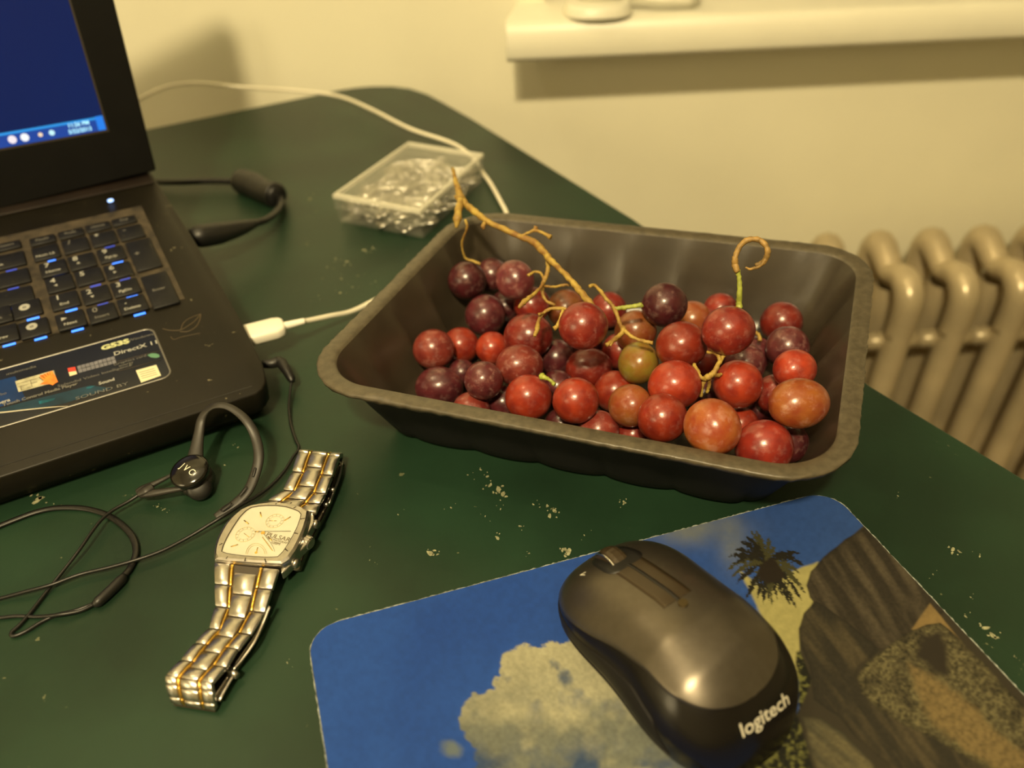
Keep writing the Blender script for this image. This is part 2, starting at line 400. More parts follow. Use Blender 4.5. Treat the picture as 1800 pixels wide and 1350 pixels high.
rad = empty('radiator', wp(s_first, d_front-.05, FZ), 'old cream cast iron column radiator below the window sill', 'radiator')
rme = rad_section(); ro = Vector(rad.location)
for k in range(-1, 9):
    o = link('radiator_section', rme, rad)
    p = wp(s_first+.0655*k, d_front-.012, rz); o.location = Vector(p)-ro; o.rotation_euler = (0, 0, RA)
for k in (-1, 8):
    for d in (.0, .105):
        p = wp(s_first+.0655*k, d_front-.012-d, 0)
        V, Fc = tubev([(p[0], p[1], rz-.44), (p[0], p[1], FZ+.004), (p[0], p[1], FZ+.001)], [.014, .012, .016], 10, n=4)
        mk('foot', V, Fc, M['radiator'], rad, smooth=True)

# ================================================================ DESK
e1 = np.array([math.cos(R(118.4)), math.sin(R(118.4)), 0]); e2 = np.array([math.cos(R(29)), math.sin(R(29)), 0])
corner = [at(x, y) for x, y in ((600, 157), (625, 153.5), (655, 151), (690, 151), (722, 155), (752, 165), (775, 177), (800, 191), (830, 208))]
pr = at(1800, 840); fr_ = pr-e1*.43
bl = corner[0]-e2*.92; fl = bl-e1*1.15
fr2 = fr_
outline = [bl, *corner, at(1115, 385), at(1535, 680), pr, fr2, fl]
outline = [np.array([p[0], p[1], 0.]) for p in outline]
dk = empty('desk', (float(np.mean([p[0] for p in outline])), .35, FZ), 'dark green painted desk with chipped satin top', 'desk')
prism('desk_top', outline, [p-np.array([0, 0, .026]) for p in outline], M['desk'], dk, bevel=.002)
cen = sum(outline)/len(outline)
for p in (bl, corner[4], fr2, fl):
    q = p+(cen-p)*.16
    prism('leg', [q+np.array([a*.028, b*.028, -.0262]) for a, b in ((-1, -1), (1, -1), (1, 1), (-1, 1))],
          [np.array([q[0]+a*.020, q[1]+b*.020, FZ+.001]) for a, b in ((-1, -1), (1, -1), (1, 1), (-1, 1))], M['desk_edge'], dk, bevel=.002)
# paint chips and crumbs stuck to the top
chips = []
def chip(px, py, r, sq=1.0, th=.00025):
    c = at(px, py, 0); n = rng.randint(6, 9); a0 = rng.random()*6; an = rng.random()*3; V = []
    for i in range(n):
        t = a0+2*math.pi*i/n; q = r*(.55+.6*rng.random()); x, y = q*math.cos(t), q*sq*math.sin(t)
        V.append(np.array([c[0]+x*math.cos(an)-y*math.sin(an), c[1]+x*math.sin(an)+y*math.cos(an), 0]))
    top = [v+np.array([0, 0, th]) for v in V]; bot = [v+np.array([0, 0, .00002]) for v in V]
    n = len(top); chips.append((top+bot, [list(range(n))]+[[i, n+i, n+(i+1) % n, (i+1) % n] for i in range(n)]))
for px, py, r in ((862, 853, .0018), (876, 861, .0026), (884, 868, .002), (890, 873, .0012), (857, 838, .0012), (845, 826, .0008), (962, 890, .0012), (975, 899, .0016),
                  (966, 907, .0015), (999, 970, .0028), (993, 966, .0018), (756, 973, .0022), (764, 968, .0012), (874, 946, .0014), (1097, 883, .0014), (1096, 886, .0009),
                  (822, 835, .0007), (880, 895, .0007), (853, 908, .0006), (937, 887, .0008), (914, 925, .001), (930, 973, .0006), (1027, 941, .0006), (793, 893, .0008),
                  (1675, 966, .0020), (1686, 970, .0012), (1733, 1104, .0018), (1745, 1118, .0018), (1750, 1121, .001), (1697, 1084, .0008), (1722, 978, .0009), (1783, 1154, .0006),
                  (1706, 1050, .0005), (66, 879, .0030), (72, 876, .002), (95, 886, .0006), (418, 787, .0008), (395, 818, .0006), (277, 891, .0007), (290, 895, .0007),
                  (610, 460, .0022), (590, 455, .0012), (600, 490, .0012), (630, 485, .0010), (640, 440, .0022), (655, 436, .0018), (575, 470, .0010), (545, 350, .0022),
                  (598, 515, .0012), (620, 505, .0009), (660, 495, .0009), (555, 372, .0010), (540, 430, .0010), (286, 897, .0005), (505, 1165, .0006), (560, 520, .0008),
                  (575, 610, .0006), (1578, 872, .0006), (1640, 1010, .0005), (700, 905, .0005), (650, 985, .0005)):
    chip(px, py, r, .55)
    for _ in range(2): chip(px+rng.uniform(-14, 14), py+rng.uniform(-9, 9), r*.35, .7)
V, Fc = merge(chips); tag(mk('paint_flakes', V, Fc, M['chip'], dk), kind='stuff')

# ================================================================ MOUSE PAD
TL, TR = at(541, 1112), at(1457, 867)
pe = at(541, 1112)-at(578, 1352); pe /= np.linalg.norm(pe); pe2 = at(1457, 867)-at(1800, 1232); pe2 /= np.linalg.norm(pe2)
BLp = TL-pe*.205; BRp = TR-pe2*.205
padc = (TL+TR+BLp+BRp)/4
pad = empty('mouse_pad', (padc[0], padc[1], 0), 'worn cloth mouse pad printed with blue sky, cloud, palm and boulders', 'mouse pad')
NU, NV = 520, 420
PT = .0022
us = np.linspace(0, 1, NU); vs = np.linspace(0, 1, NV)
Wd = np.linalg.norm(TR-TL); Hd = .205; rc = .013
uu = np.zeros((NV, NU)); vv = np.repeat(vs[:, None], NU, 1)
for j, v in enumerate(vs):
    dy = min(v, 1-v)*Hd
    ins = 0 if dy >= rc else rc-math.sqrt(max(0, rc*rc-(rc-dy)**2))
    a = ins/Wd; uu[j] = a+us*(1-2*a)
P = (TL*(1-uu[..., None])+TR*uu[..., None])*(1-vv[..., None])+(BLp*(1-uu[..., None])+BRp*uu[..., None])*vv[..., None]
P = P.reshape(-1, 3); 
npr = np.random.default_rng(3)
def vnoise(x, y, s, seed=0):
    """value noise, arrays x,y in px, feature size s"""
    g = np.random.default_rng(seed).random((96, 96)); X = x/s+7.3; Y = y/s+3.1
    xi = np.floor(X).astype(int); yi = np.floor(Y).astype(int); fx = X-xi; fy = Y-yi; fx = fx*fx*(3-2*fx); fy = fy*fy*(3-2*fy)
    G = lambda a, b: g[a % 96, b % 96]
    return (G(xi, yi)*(1-fx)+G(xi+1, yi)*fx)*(1-fy)+(G(xi, yi+1)*(1-fx)+G(xi+1, yi+1)*fx)*fy
def fbm(x, y, s, seed=0, o=4):
    t = 0; a = 1; tot = 0
    for i in range(o): t = t+a*vnoise(x, y, s/2**i, seed+i); tot += a; a *= .55
    return t/tot
def sdpoly(x, y, pts):
    """signed distance, negative inside"""
    pts = np.array(pts, float); n = len(pts); d = np.full(x.shape, 1e9); s = np.ones(x.shape)
    for i in range(n):
        a = pts[i]; b = pts[i-1]; e = b-a; wx = x-a[0]; wy = y-a[1]
        t = np.clip((wx*e[0]+wy*e[1])/(e@e), 0, 1); d = np.minimum(d, (wx-e[0]*t)**2+(wy-e[1]*t)**2)
        c1 = y >= a[1]; c2 = y < b[1]; c3 = e[0]*wy > e[1]*wx
        fl_ = (c1 & c2 & c3) | (~c1 & ~c2 & ~c3); s = np.where(fl_, -s, s)
    return s*np.sqrt(d)
X, Y = projn(P)
def C3(c): return np.array(srgb(c))
def mixc(A, B, t): t = np.clip(t, 0, 1)[:, None]; return A*(1-t)+B*t
big = fbm(X, Y, 160, 1); fine = fbm(X, Y, 9, 5); mid = fbm(X, Y, 34, 9)
base = C3((46, 92, 190))[None]*(np.ones((len(X), 1)))
base = mixc(base, C3((36, 78, 172))[None], (big-.3)*1.6)
base = mixc(base, C3((62, 92, 150))[None], ((X-900)/600)*.6)
base = base*(1+.30*(fine-.5))[:, None]
# hazy streak of cloud at the upper edge and by the palm
t = np.exp(-(((X-1215)/75)**2+((Y-935)/26)**2))*.9+np.exp(-(((X-1285)/22)**2+((Y-965)/40)**2))*.7
base = mixc(base, C3((150, 150, 140))[None], t*(.35+.9*mid))
# big cloud
cl = [(1050, 1075), (1018, 1118), (1000, 1132), (985, 1142), (965, 1135), (945, 1143), (925, 1136), (903, 1146), (885, 1158), (876, 1172), (876, 1190), (870, 1205), (868, 1218), (852, 1224),
      (838, 1228), (822, 1240), (810, 1255), (806, 1275), (812, 1292), (826, 1308), (838, 1322), (835, 1345), (825, 1400), (1200, 1400), (1330, 1400), (1250, 1300), (1150, 1150)]
d = sdpoly(X, Y, cl)+(mid-.5)*22+(fine-.5)*16
ccol = mixc(C3((214, 203, 170))[None]*np.ones((len(X), 1)), C3((140, 140, 130))[None], ((Y-1180)/150+.25)*1.1*(fbm(X, Y, 60, 21)-.15)*2.2)
ccol = mixc(ccol, C3((70, 90, 130))[None], ((Y-1290)/60)*(fbm(X, Y, 50, 33)-.38)*3.2)
ccol = ccol*(1+.35*(fbm(X, Y, 5, 40, 2)-.5))[:, None]*(0.9+.25*(mid-.5))[:, None]
base = mixc(base, ccol, .5-d/5)
d = np.hypot((X-796)/1.3, Y-1322)-12+(mid-.5)*26; base = mixc(base, C3((120, 130, 140))[None], (.5-d/10)*.8)
# warm haze right of the mouse
sk = [(1300, 1010), (1340, 1040), (1395, 1008), (1436, 994), (1445, 1060), (1470, 1120), (1420, 1150), (1420, 1200), (1385, 1200), (1330, 1070)]
d = sdpoly(X, Y, sk)+(mid-.5)*8; base = mixc(base, C3((200, 186, 122))[None]*(.9+.3*(fine-.5))[:, None], .5-d/5)
# vegetation
veg = [(1395, 1150), (1425, 1140), (1450, 1200), (1440, 1270), (1560, 1345), (1560, 1400), (1200, 1400), (1330, 1320), (1400, 1250)]
d = sdpoly(X, Y, veg)+(mid-.5)*16
vc = mixc(C3((26, 26, 14))[None]*np.ones((len(X), 1)), C3((128, 124, 66))[None], (fbm(X, Y, 7, 60, 3)-.46)*4)
base = mixc(base, vc, .5-d/5)
# boulders; printed tones also lowered for body shade on the pad's right
d = sdpoly(X, Y, [(1515, 930), (1424, 1010), (1416, 1035), (1428, 1062), (1402, 1110), (1404, 1150), (1425, 1200), (1400, 1262), (1440, 1400), (2100, 1800), (2100, 1200), (1560, 900)])
base = mixc(base, C3((62, 54, 42))[None], .5-d/3)
def rock(pts, c1, c2, ang, seed, sc=(60, 7), spk=.3, edge=3):
    global base
    d = sdpoly(X, Y, pts)+(mid-.5)*5
    ca, sa = math.cos(ang), math.sin(ang); a = X*ca+Y*sa; b = -X*sa+Y*ca
    st = fbm(a/sc[0]*sc[1], b, sc[1]*2.4, seed, 3)
    col = mixc(C3(c1)[None]*np.ones((len(X), 1)), C3(c2)[None], (st-.40)*3.0)
    col = col*(1+spk*2*(fbm(X, Y, 4, seed+7, 2)-.5))[:, None]
    col = mixc(col, C3((18, 16, 12))[None], np.exp(-np.abs(d)/edge)*.6)
    base = mixc(base, col, .5-d/2.5)
rock([(1515, 936), (1482, 955), (1447, 983), (1425, 1010), (1416, 1035), (1420, 1056), (1450, 1085), (1540, 1150), (1560, 1145), (1660, 1080), (1660, 1000), (1560, 900)], (56, 48, 38), (92, 80, 64), 1.0, 71)
rock([(1432, 1062), (1411, 1083), (1403, 1110), (1405, 1140), (1420, 1175), (1428, 1235), (1470, 1262), (1500, 1300), (1560, 1350), (1570, 1410), (1900, 1410), (1640, 1290), (1506, 1200), (1505, 1180), (1545, 1148), (1490, 1100)], (54, 48, 38), (88, 76, 56), .95, 81)
rock([(1405, 1262), (1440, 1268), (1480, 1292), (1530, 1345), (1560, 1410), (1480, 1410), (1430, 1350)], (84, 78, 60), (116, 104, 76), .7, 86)
d = sdpoly(X, Y, [(1632, 1066), (1648, 1085), (1700, 1150), (1660, 1120), (1600, 1112), (1612, 1094)])
base = mixc(base, C3((150, 122, 78))[None]*(1+.5*(fine-.5))[:, None], .5-d/3)
rk = [(1625, 1102), (1650, 1100), (1690, 1135), (1800, 1250), (1900, 1360), (1900, 1420), (1720, 1350), (1636, 1302), (1590, 1280), (1545, 1255), (1512, 1225), (1503, 1195), (1520, 1170), (1560, 1140), (1600, 1115)]
rock(rk, (104, 94, 66), (70, 62, 44), .9, 91, sc=(12, 9), spk=1.1)
d = sdpoly(X, Y, [(1592, 1168), (1610, 1176), (1660, 1205), (1720, 1260), (1850, 1380), (1800, 1400), (1690, 1320), (1620, 1260), (1600, 1215)])+(mid-.5)*22
base = mixc(base, C3((132, 110, 72))[None]*(1+1.0*(fbm(X, Y, 5, 95, 2)-.5))[:, None], (.5-d/9)*.8)
d = sdpoly(X, Y, [(1618, 1120), (1650, 1112), (1665, 1160), (1668, 1200), (1640, 1190), (1600, 1160)])+(mid-.5)*14
base = mixc(base, C3((52, 44, 34))[None], (.5-d/10)*.7)
# palm
cx, cy = 1346, 998
for k, (ax, ay, dr) in enumerate([(1318, 938, 6), (1300, 958, 8), (1278, 985, 10), (1275, 1010, 14), (1292, 1035, 10), (1340, 1068, 8), (1318, 1048, 8), (1375, 1055, 10), (1388, 1070, 8),
                                  (1415, 1050, 12), (1412, 1000, 12), (1405, 978, 8), (1362, 968, 6), (1330, 945, 4), (1350, 1062, 10), (1400, 1030, 12), (1290, 972, 8), (1308, 1062, 6),
                                  (1328, 938, 5), (1310, 948, 7), (1288, 998, 12), (1284, 1022, 12), (1380, 980, 8), (1400, 990, 10), (1405, 1016, 12), (1408, 1062, 12), (1365, 1060, 9), (1356, 1072, 8), (1398, 1075, 10), (1330, 1058, 8), (1350, 950, 4)]):
    dmin = np.full(X.shape, 1e9); tt = np.zeros(X.shape)
    for i in range(14):
        a = i/14; b = (i+1)/14
        q = lambda s: (cx+(ax-cx)*s, cy+(ay-cy)*s-dr*4*s*(1-s))
        (x0, y0), (x1, y1) = q(a), q(b); ex, ey = x1-x0, y1-y0; t = np.clip(((X-x0)*ex+(Y-y0)*ey)/(ex*ex+ey*ey+1e-9), 0, 1)
        dd = np.hypot(X-x0-ex*t, Y-y0-ey*t); tt = np.where(dd < dmin, a+(b-a)*t, tt); dmin = np.minimum(dmin, dd)
    wdt = -1.0+11*np.sin(np.clip(tt, 0, 1)*math.pi)**.5*fbm(X+k*31, Y, 3.2, 100+k, 2)
    base = mixc(base, C3((34, 30, 20) if k % 3 else (74, 70, 40))[None], (.5-(dmin-wdt)/1.5)*.9)
d = np.hypot(X-1352, Y-1012)-20+(mid-.5)*18; base = mixc(base, C3((40, 30, 20))[None], .5-d/4)
base = np.clip(base*.50*np.array([[.92, 1.0, 1.0]]), 0.002, 1)
me = bpy.data.meshes.new('print')
off = Vector(pad.location)
Vp = P+np.array([0, 0, PT])-np.array(off)
idx = np.arange(NU*NV).reshape(NV, NU)
q = np.stack([idx[:-1, :-1], idx[1:, :-1], idx[1:, 1:], idx[:-1, 1:]], -1).reshape(-1, 4)
me.vertices.add(len(Vp)); me.vertices.foreach_set('co', Vp.ravel())
me.loops.add(q.size); me.loops.foreach_set('vertex_index', q.ravel().astype(np.int32))
me.polygons.add(len(q)); me.polygons.foreach_set('loop_start', np.arange(0, q.size, 4, dtype=np.int32)); me.update(calc_edges=True); me.validate()
ca = me.color_attributes.new('print', 'FLOAT_COLOR', 'POINT'); ca.data.foreach_set('color', np.concatenate([base, np.ones((len(base), 1))], 1).ravel())
mp = mat('pad_cloth', (.5, .5, .5), .8, bump=.3, bscale=1800, spec=.25)
at_ = mp.node_tree.nodes.new('ShaderNodeAttribute'); at_.attribute_name = 'print'
mp.node_tree.links.new(at_.outputs['Color'], mp.node_tree.nodes['Principled BSDF'].inputs['Base Color'])
me.materials.append(mp); link('printed_cloth', me, pad)
# frayed rim around the pad and the rubber below
row = lambda j: [P[j*NU+i] for i in range(NU)]
ring = [P[i] for i in range(0, NU, 3)]+[P[j*NU+NU-1] for j in range(0, NV, 3)]+[P[(NV-1)*NU+i] for i in range(NU-1, -1, -3)]+[P[j*NU] for j in range(NV-1, 0, -3)]
rr2 = [ring[0]]
for p in ring[1:]:
    if np.linalg.norm(p-rr2[-1]) > .0006: rr2.append(p)
ring = [np.array([p[0], p[1], 0]) for p in rr2]
cenp = sum(ring)/len(ring); n = len(ring); V = []; Fc = []
outw = []
for i, p in enumerate(ring):
    t = ring[(i+1) % n]-ring[i-1]; nn = np.array([t[1], -t[0], 0]); nn /= np.linalg.norm(nn)+1e-9
    if nn@(p-cenp) < 0: nn = -nn
    outw.append(nn)
for dz, do in ((PT-.00015, -.0002), (PT+.00015, .0001), (PT-.0002, .0005), (.0014, .0004), (.0002, .0003)):
    for i, p in enumerate(ring):
        j = rng.uniform(-.00022, .00022) if do > 0 else 0
        V.append(p+outw[i]*(do+j)+np.array([0, 0, dz+(j if dz > .0015 else 0)]))
for k in range(4):
    for i in range(n): Fc.append([k*n+i, k*n+(i+1) % n, (k+1)*n+(i+1) % n, (k+1)*n+i])
Fc.append([4*n+i for i in range(n)])
mk('frayed_edge', V, Fc, mat('pad_edge', (.20, .22, .20), .9, noise=.5, nscale=600), pad)

# ================================================================ LAPTOP
LT = R(8.0); LY = R(27.0); LP0 = at(470, 690, .022)
LX = np.array([math.cos(LY), math.sin(LY), 0]); LYv = np.array([-math.sin(LY)*math.cos(LT), math.cos(LY)*math.cos(LT), math.sin(LT)]); LN = np.cross(LX, LYv)
def lq(x, y, h=0.0): return LP0+LX*(x/1000)+LYv*(y/1000)+LN*(h/1000)
def lpx(px, py, h=0.0):
    p = onp(px, py, LP0+LN*(h/1000), LN)-LP0; return float(p@LX)*1000, float(p@LYv)*1000
lap = empty('laptop', (LP0[0]-.2, LP0[1]+.1, 0), 'open black laptop with dusty palm rest and backlit keyboard at left', 'laptop')
out = [(-405, -2)]+[(-6, 2), (-1.5, 4), (1.5, 8), (3, 14), (4, 24), (3, 65), (-4, 167), (-9.5, 223), (-13, 262), (-18, 285), (-405, 270)]
top = [lq(x, y) for x, y in out]
cb = sum(top)/len(top)
def inset(p, a, z):
    v = np.array([cb[0]-p[0], cb[1]-p[1], 0]); v /= np.linalg.norm(v); return np.array([p[0]+v[0]*a, p[1]+v[1]*a, z])
midl = [inset(p, .001, max(p[2]-.012, .006)) for p in top]
n = len(top); low = [inset(p, .010, .0012) for p in top]
V = top+midl+low
Fc = [list(range(n)), [3*n-1-i for i in range(n)]]+[[k*n+i, (k+1)*n+i, (k+1)*n+(i+1) % n, k*n+(i+1) % n] for k in range(2) for i in range(n)]
V, Fc = outward(V, Fc)
mk('base', V, Fc, M['deck'], lap, bevel=.0012)
def lbox(name, x, y, wx, wy, h0, h1, m, parent=lap, bevel=0, shear=0):
    V = []
    for h in (h0, h1):
        for sx, sy in ((-1, -1), (1, -1), (1, 1), (-1, 1)):
            V.append(lq(x+sx*wx/2+shear*sy*wy/2, y+sy*wy/2, h))
    Fc = [[0, 3, 2, 1], [4, 5, 6, 7], [0, 1, 5, 4], [1, 2, 6, 5], [2, 3, 7, 6], [3, 0, 4, 7]]
    V, Fc = outward(V, Fc); return mk(name, V, Fc, m, parent, bevel=bevel)
SH = -.045
# grimy plate seen between the keys
kb = [lpx(238, 374), lpx(312, 537), lpx(0, 626), lpx(0, 443)]
kb = [(-26.5, 211), (-22.0, 98), (-330, 98), (-330, 211)]
prism('key_plate', [lq(x, y, .35) for x, y in kb], [lq(x, y, .02) for x, y in kb], M['keygap'], lap)
# groove at the front edge of the deck
prism('deck_groove', [lq(x, y, .12) for x, y in ((-400, 6.0), (-6, 8.0), (-6, 8.8), (-400, 6.8))], [lq(x, y, .0) for x, y in ((-400, 6.0), (-6, 8.0), (-6, 8.8), (-400, 6.8))], M['black'], lap)
KX = LX; KYv = LYv
keys = [  # px, py, width, depth, legend, small legend, backlight (0 none, 1 bright, 2 dim)
    (13, 432, 15.2, 8.5, '', 'Insert', 0), (74.5, 421.5, 15.2, 8.5, '', 'Pause', 0), (124.5, 410, 15.2, 8.5, '', 'PrtSc', 0), (172.5, 398.5, 15.2, 8.5, '', 'Home', 0), (218, 387.5, 15.2, 8.5, '', 'End', 0),
    (80.5, 443, 15.4, 15.4, '', 'Num Lk', 1), (133, 430.5, 15.4, 15.4, '/', '', 0), (182, 419, 15.4, 15.4, '*', '', 2), (230, 408, 15.4, 15.4, '-', '', 0),
    (94.2, 471, 15.4, 15.4, '7', 'Home', 1), (144, 459, 15.4, 15.4, '8', '\u25b2', 2), (195.6, 446.4, 15.4, 15.4, '9', 'PgUp', 1), (252, 446.5, 15.4, 34.0, '+', '', 0),
    (105, 498, 15.4, 15.4, '4', '\u25c0', 0), (156.4, 485.6, 15.4, 15.4, '5', '', 2), (208, 475, 15.4, 15.4, '6', '\u25b6', 2),
    (113.8, 528, 15.4, 15.4, '1', 'End', 1), (169, 517.6, 15.4, 15.4, '2', '\u25bc', 2), (220.4, 505, 15.4, 15.4, '3', 'PgDn', 1), (281, 508.5, 15.4, 34.0, '', 'Enter', 0),
    (124.4, 562, 15.4, 15.4, '\u25b6', 'Next', 1), (179.6, 549.6, 15.4, 15.4, '0', 'Insert', 0), (233, 535, 15.4, 15.4, '.', 'Delete', 1),
    (47, 542.5, 15.4, 15.4, 'O', 'up', 1), (60, 576.5, 15.4, 15.4, 'O', 'down', 1), (5, 587.5, 15.4, 15.4, '\u25c0', 'Prev', 1), (-5, 555, 15.4, 15.4, '', 'Shift', 0),
    (17, 457.5, 30.0, 15.4, '', 'Back', 2), (24, 488, 34.0, 15.4, '', '', 2), (30, 520, 40.0, 15.4, '', '', 2)]
for (px, py, kw, kd, big_, small_, bl_) in keys:
    x, y = lpx(px, py, 2.0)
    if kw > 20: x -= (kw-15.4)/2-1
    k = lbox('key', x, y, kw, kd, .36, 2.3, M['key'], lap, bevel=.0007, shear=SH)
    tx, ty = x-kw*.22, y+(kd*.14 if kd < 20 else 0)
    if big_ == 'O':
        V, Fc = disc(lq(x-1, y+1.5, 2.36), LN, LX, .0030, .0010, 20, .00004); mk('legend', V, Fc, M['legend'], k)
        V, Fc = disc(lq(x-1, y+1.5, 2.36), LN, LX, .0005, None, 12, .00004); mk('legend', V, Fc, M['legend'], k)
    elif big_ in ('\u25b6', '\u25c0'):
        s = 1 if big_ == '\u25b6' else -1
        pts = [(tx-1.4*s, ty+1.6), (tx-1.4*s, ty-1.6), (tx+1.8*s, ty)]
        prism('legend', [lq(a, b, 2.38) for a, b in pts], [lq(a, b, 2.31) for a, b in pts], M['legend'], k)
    elif big_:
        text('legend', big_, .0062, lq(tx, ty+1.5, 2.34), LX, LYv, M['legend'] if bl_ or big_ in '45' else M['legend_dim'], k, bold=.00012)
    if small_ in ('\u25b2', '\u25c0', '\u25b6', '\u25bc'):
        dx, dy = {'\u25b2': (0, 1), '\u25bc': (0, -1), '\u25c0': (-1, 0), '\u25b6': (1, 0)}[small_]
        ox, oy = tx+1.2, ty-3.6
        pts = [(ox+dx*1.2, oy+dy*1.2), (ox-dx*.8-dy*1.1, oy-dy*.8+dx*1.1), (ox-dx*.8+dy*1.1, oy-dy*.8-dx*1.1)]
        prism('legend', [lq(a, b, 2.38) for a, b in pts], [lq(a, b, 2.31) for a, b in pts], M['legend'], k)
    elif small_ and small_ not in ('up', 'down'):
        small_ = small_
        yy = y-kd*.22 if kd > 12 else y+.3
        if kd > 20: yy = y
        text('legend', small_, .0034, lq(x-(.5 if kd > 12 else 0), yy, 2.34), LX, LYv, M['legend_dim'] if kd < 12 or not bl_ else M['legend'], k, bold=.00005)
    if bl_:
        wv = 6.5 if bl_ == 1 else 6.0
        if px in (80.5,): wv = 4.5
        lbox('key_backlight', x+(2 if kw < 20 else kw*.2), y-kd/2-1.35, wv, 1.5 if bl_ == 1 else 1.0, .36, .62, M['backlight'] if bl_ == 1 else M['backlight_dim'], lap)
# hinge cover strip, status light
lbox('hinge_cover', -210, 253, 392, 34, .02, 1.6, M['hinge'], lap, bevel=.0008, shear=-.06)
x, y = lpx(194, 352, 2.0)
V, Fc = disc(lq(x, y, 1.95), LN, LX, .0019, None, 20, .0004); mk('status_light', V, Fc, M['led'], lap)
# swirling eye emblem
def lstroke(name, pts, wd, m, parent=lap, h=.15, n=6):
    P3 = [lq(*lpx(px, py), h) for px, py in pts]; return tube(name, P3, wd, m, parent, 5, flat=.25, up=LN, n=n)
emb = mat('emblem_print', (.085, .060, .030), .5)
lstroke('emblem', [(286, 578), (300, 581), (318, 580), (334, 571), (345, 562), (353, 553), (350, 566), (343, 576), (330, 583), (316, 583)], .00030, emb)
lstroke('emblem', [(318, 580), (322, 569), (333, 560), (353, 552)], .00028, emb)
lstroke('emblem', [(300, 592), (306, 597), (318, 593), (336, 589), (352, 586)], .00022, emb)
# touchpad with its promotional film
TPx0, TPx1, TPy0, TPy1 = -200., -43.8, 35.2, 79.5
def rrect(x0, x1, y0, y1, r, sh=0.0, n=6):
    pts = []
    for cx_, cy_, a0 in ((x1-r, y1-r, 0), (x0+r, y1-r, 90), (x0+r, y0+r, 180), (x1-r, y0+r, 270)):
        for i in range(n+1):
            a = R(a0+90*i/n); X_, Y_ = cx_+r*math.cos(a), cy_+r*math.sin(a); pts.append((X_+sh*(Y_-(y0+y1)/2), Y_))
    return pts
pt = rrect(TPx0, TPx1, TPy0, TPy1, 5, SH)
tp = prism('touchpad', [lq(x, y, .25) for x, y in pt], [lq(x, y, .02) for x, y in pt], mat('touchpad_film', (.008, .010, .016), .22, noise=.3, nscale=30, coat=.3), lap)
def lring(name, pa, h0, h1, wd, m, parent):
    cx_ = sum(p[0] for p in pa)/len(pa); n = len(pa); V = []
    P3 = [lq(x, y, (h0+h1)/2) for x, y in pa]; P3.append(P3[0])
    V, Fc = tubev(P3, wd, 6, flat=.5, up=LN, smooth=False); return mk(name, V, Fc, m, parent)
lring('silver_trim', rrect(TPx0, TPx1+.3, TPy0-.3, TPy1+.3, 5, SH), .2, .35, .00050, mat('touchpad_trim', (.20, .19, .17), .4, metal=.5), lap)
tube('film_crease', [lq(*lpx(px, py), .5) for px, py in ((-60, 731), (0, 726.5), (50, 721), (90, 717), (120, 715))], [.0006, .0006, .0005, .0004, .0002], mat('film_edge', (.45, .42, .33), .3), lap, 6, flat=.5, up=LN)
blue = mat('film_blue', (.006, .03, .12), .25, noise=.3, nscale=40, coat=.2); teal = mat('film_teal', (.005, .10, .15), .3, noise=.4, nscale=200)
navy = mat('film_navy', (.010, .035, .060), .25, noise=.4, nscale=60)
def lpoly(name, pts, h, m, parent=tp, sub=False):
    P3 = [lpx(px, py) for px, py in pts]; return prism(name, [lq(x, y, h) for x, y in P3], [lq(x, y, h-.04) for x, y in P3], m, parent)
lpoly('film_panel', [(-80, 690), (27, 662), (46, 703), (-80, 738)], .31, blue)
lpoly('film_panel', [(-60, 735), (60, 703), (160, 678), (195, 683), (110, 711), (-60, 738)], .30, navy)
lpoly('film_panel', [(68, 706), (98, 700), (95, 704), (70, 711)], .35, teal)
lpoly('film_panel', [(153, 681), (168, 678.5), (160, 683), (152, 684)], .35, teal)
pic = mat('film_picture', (.42, .40, .27), .5, noise=.25, nscale=250); fire = mat('film_orange', (.85, .22, .03), .5, noise=.3, nscale=200)
lpoly('printed_picture', [(27, 671), (95, 651.5), (101, 672), (33, 690)], .36, pic)
lpoly('printed_picture', [(70, 661), (92, 653), (98, 662), (102.5, 672), (97, 675), (93, 678), (88, 676), (70, 677), (78, 671), (72, 665)], .41, fire)
for a, b in (((69, 664), (77, 670)), ((73, 661), (80, 666)), ((78, 658), (83, 663)), ((83, 656), (86, 661)), ((88, 655), (88.5, 660))): lstroke('picture_line', [a, b], .00016, M['black'], tp, .44, 1)
for a, b in (((30, 676), (66, 666)), ((33, 681), (66, 672)), ((37, 687), (55, 682)), ((54, 669), (57, 681)), ((37, 680), (38, 687))): lstroke('picture_line', [a, b], .00012, emb, tp, .42, 1)
lpoly('printed_logo', [(119, 648), (132.5, 645.5), (134, 653), (121, 655)], .36, mat('film_red', (.65, .05, .03), .5))
lpoly('printed_logo', [(121, 655), (134, 652), (136, 658), (123, 662)], .36, mat('film_cream', (.75, .62, .40), .5))
gridm = mat('film_grid', (.16, .16, .19), .5, noise=.2, nscale=400)
for i in range(9):
    x0 = 135.5+i*7.4; y0 = 644.5-i*2.0
    for j in range(2):
        lpoly('grid_cell', [(x0+j*2, y0+j*6.3), (x0+6.6+j*2, y0-1.8+j*6.3), (x0+8.2+j*2, y0+3.8+j*6.3), (x0+1.6+j*2, y0+5.6+j*6.3)], .36, gridm)
energy = lpoly('energy_label', [(239, 652), (275, 642), (283.5, 661), (248.5, 673.5)], .40, mat('label_paper', (.66, .62, .42), .55, noise=.05))
for i in range(4):
    lstroke('label_print', [(245+i*1.6, 656+i*3.4), (272+i*1.6, 648.5+i*3.4)], .00016, emb, energy, .46, 1)
lpoly('green_badge', [(259, 625), (266, 622), (274, 622), (280, 624), (281, 628), (275, 630), (266, 629)], .36, mat('film_green', (.10, .24, .15), .45))
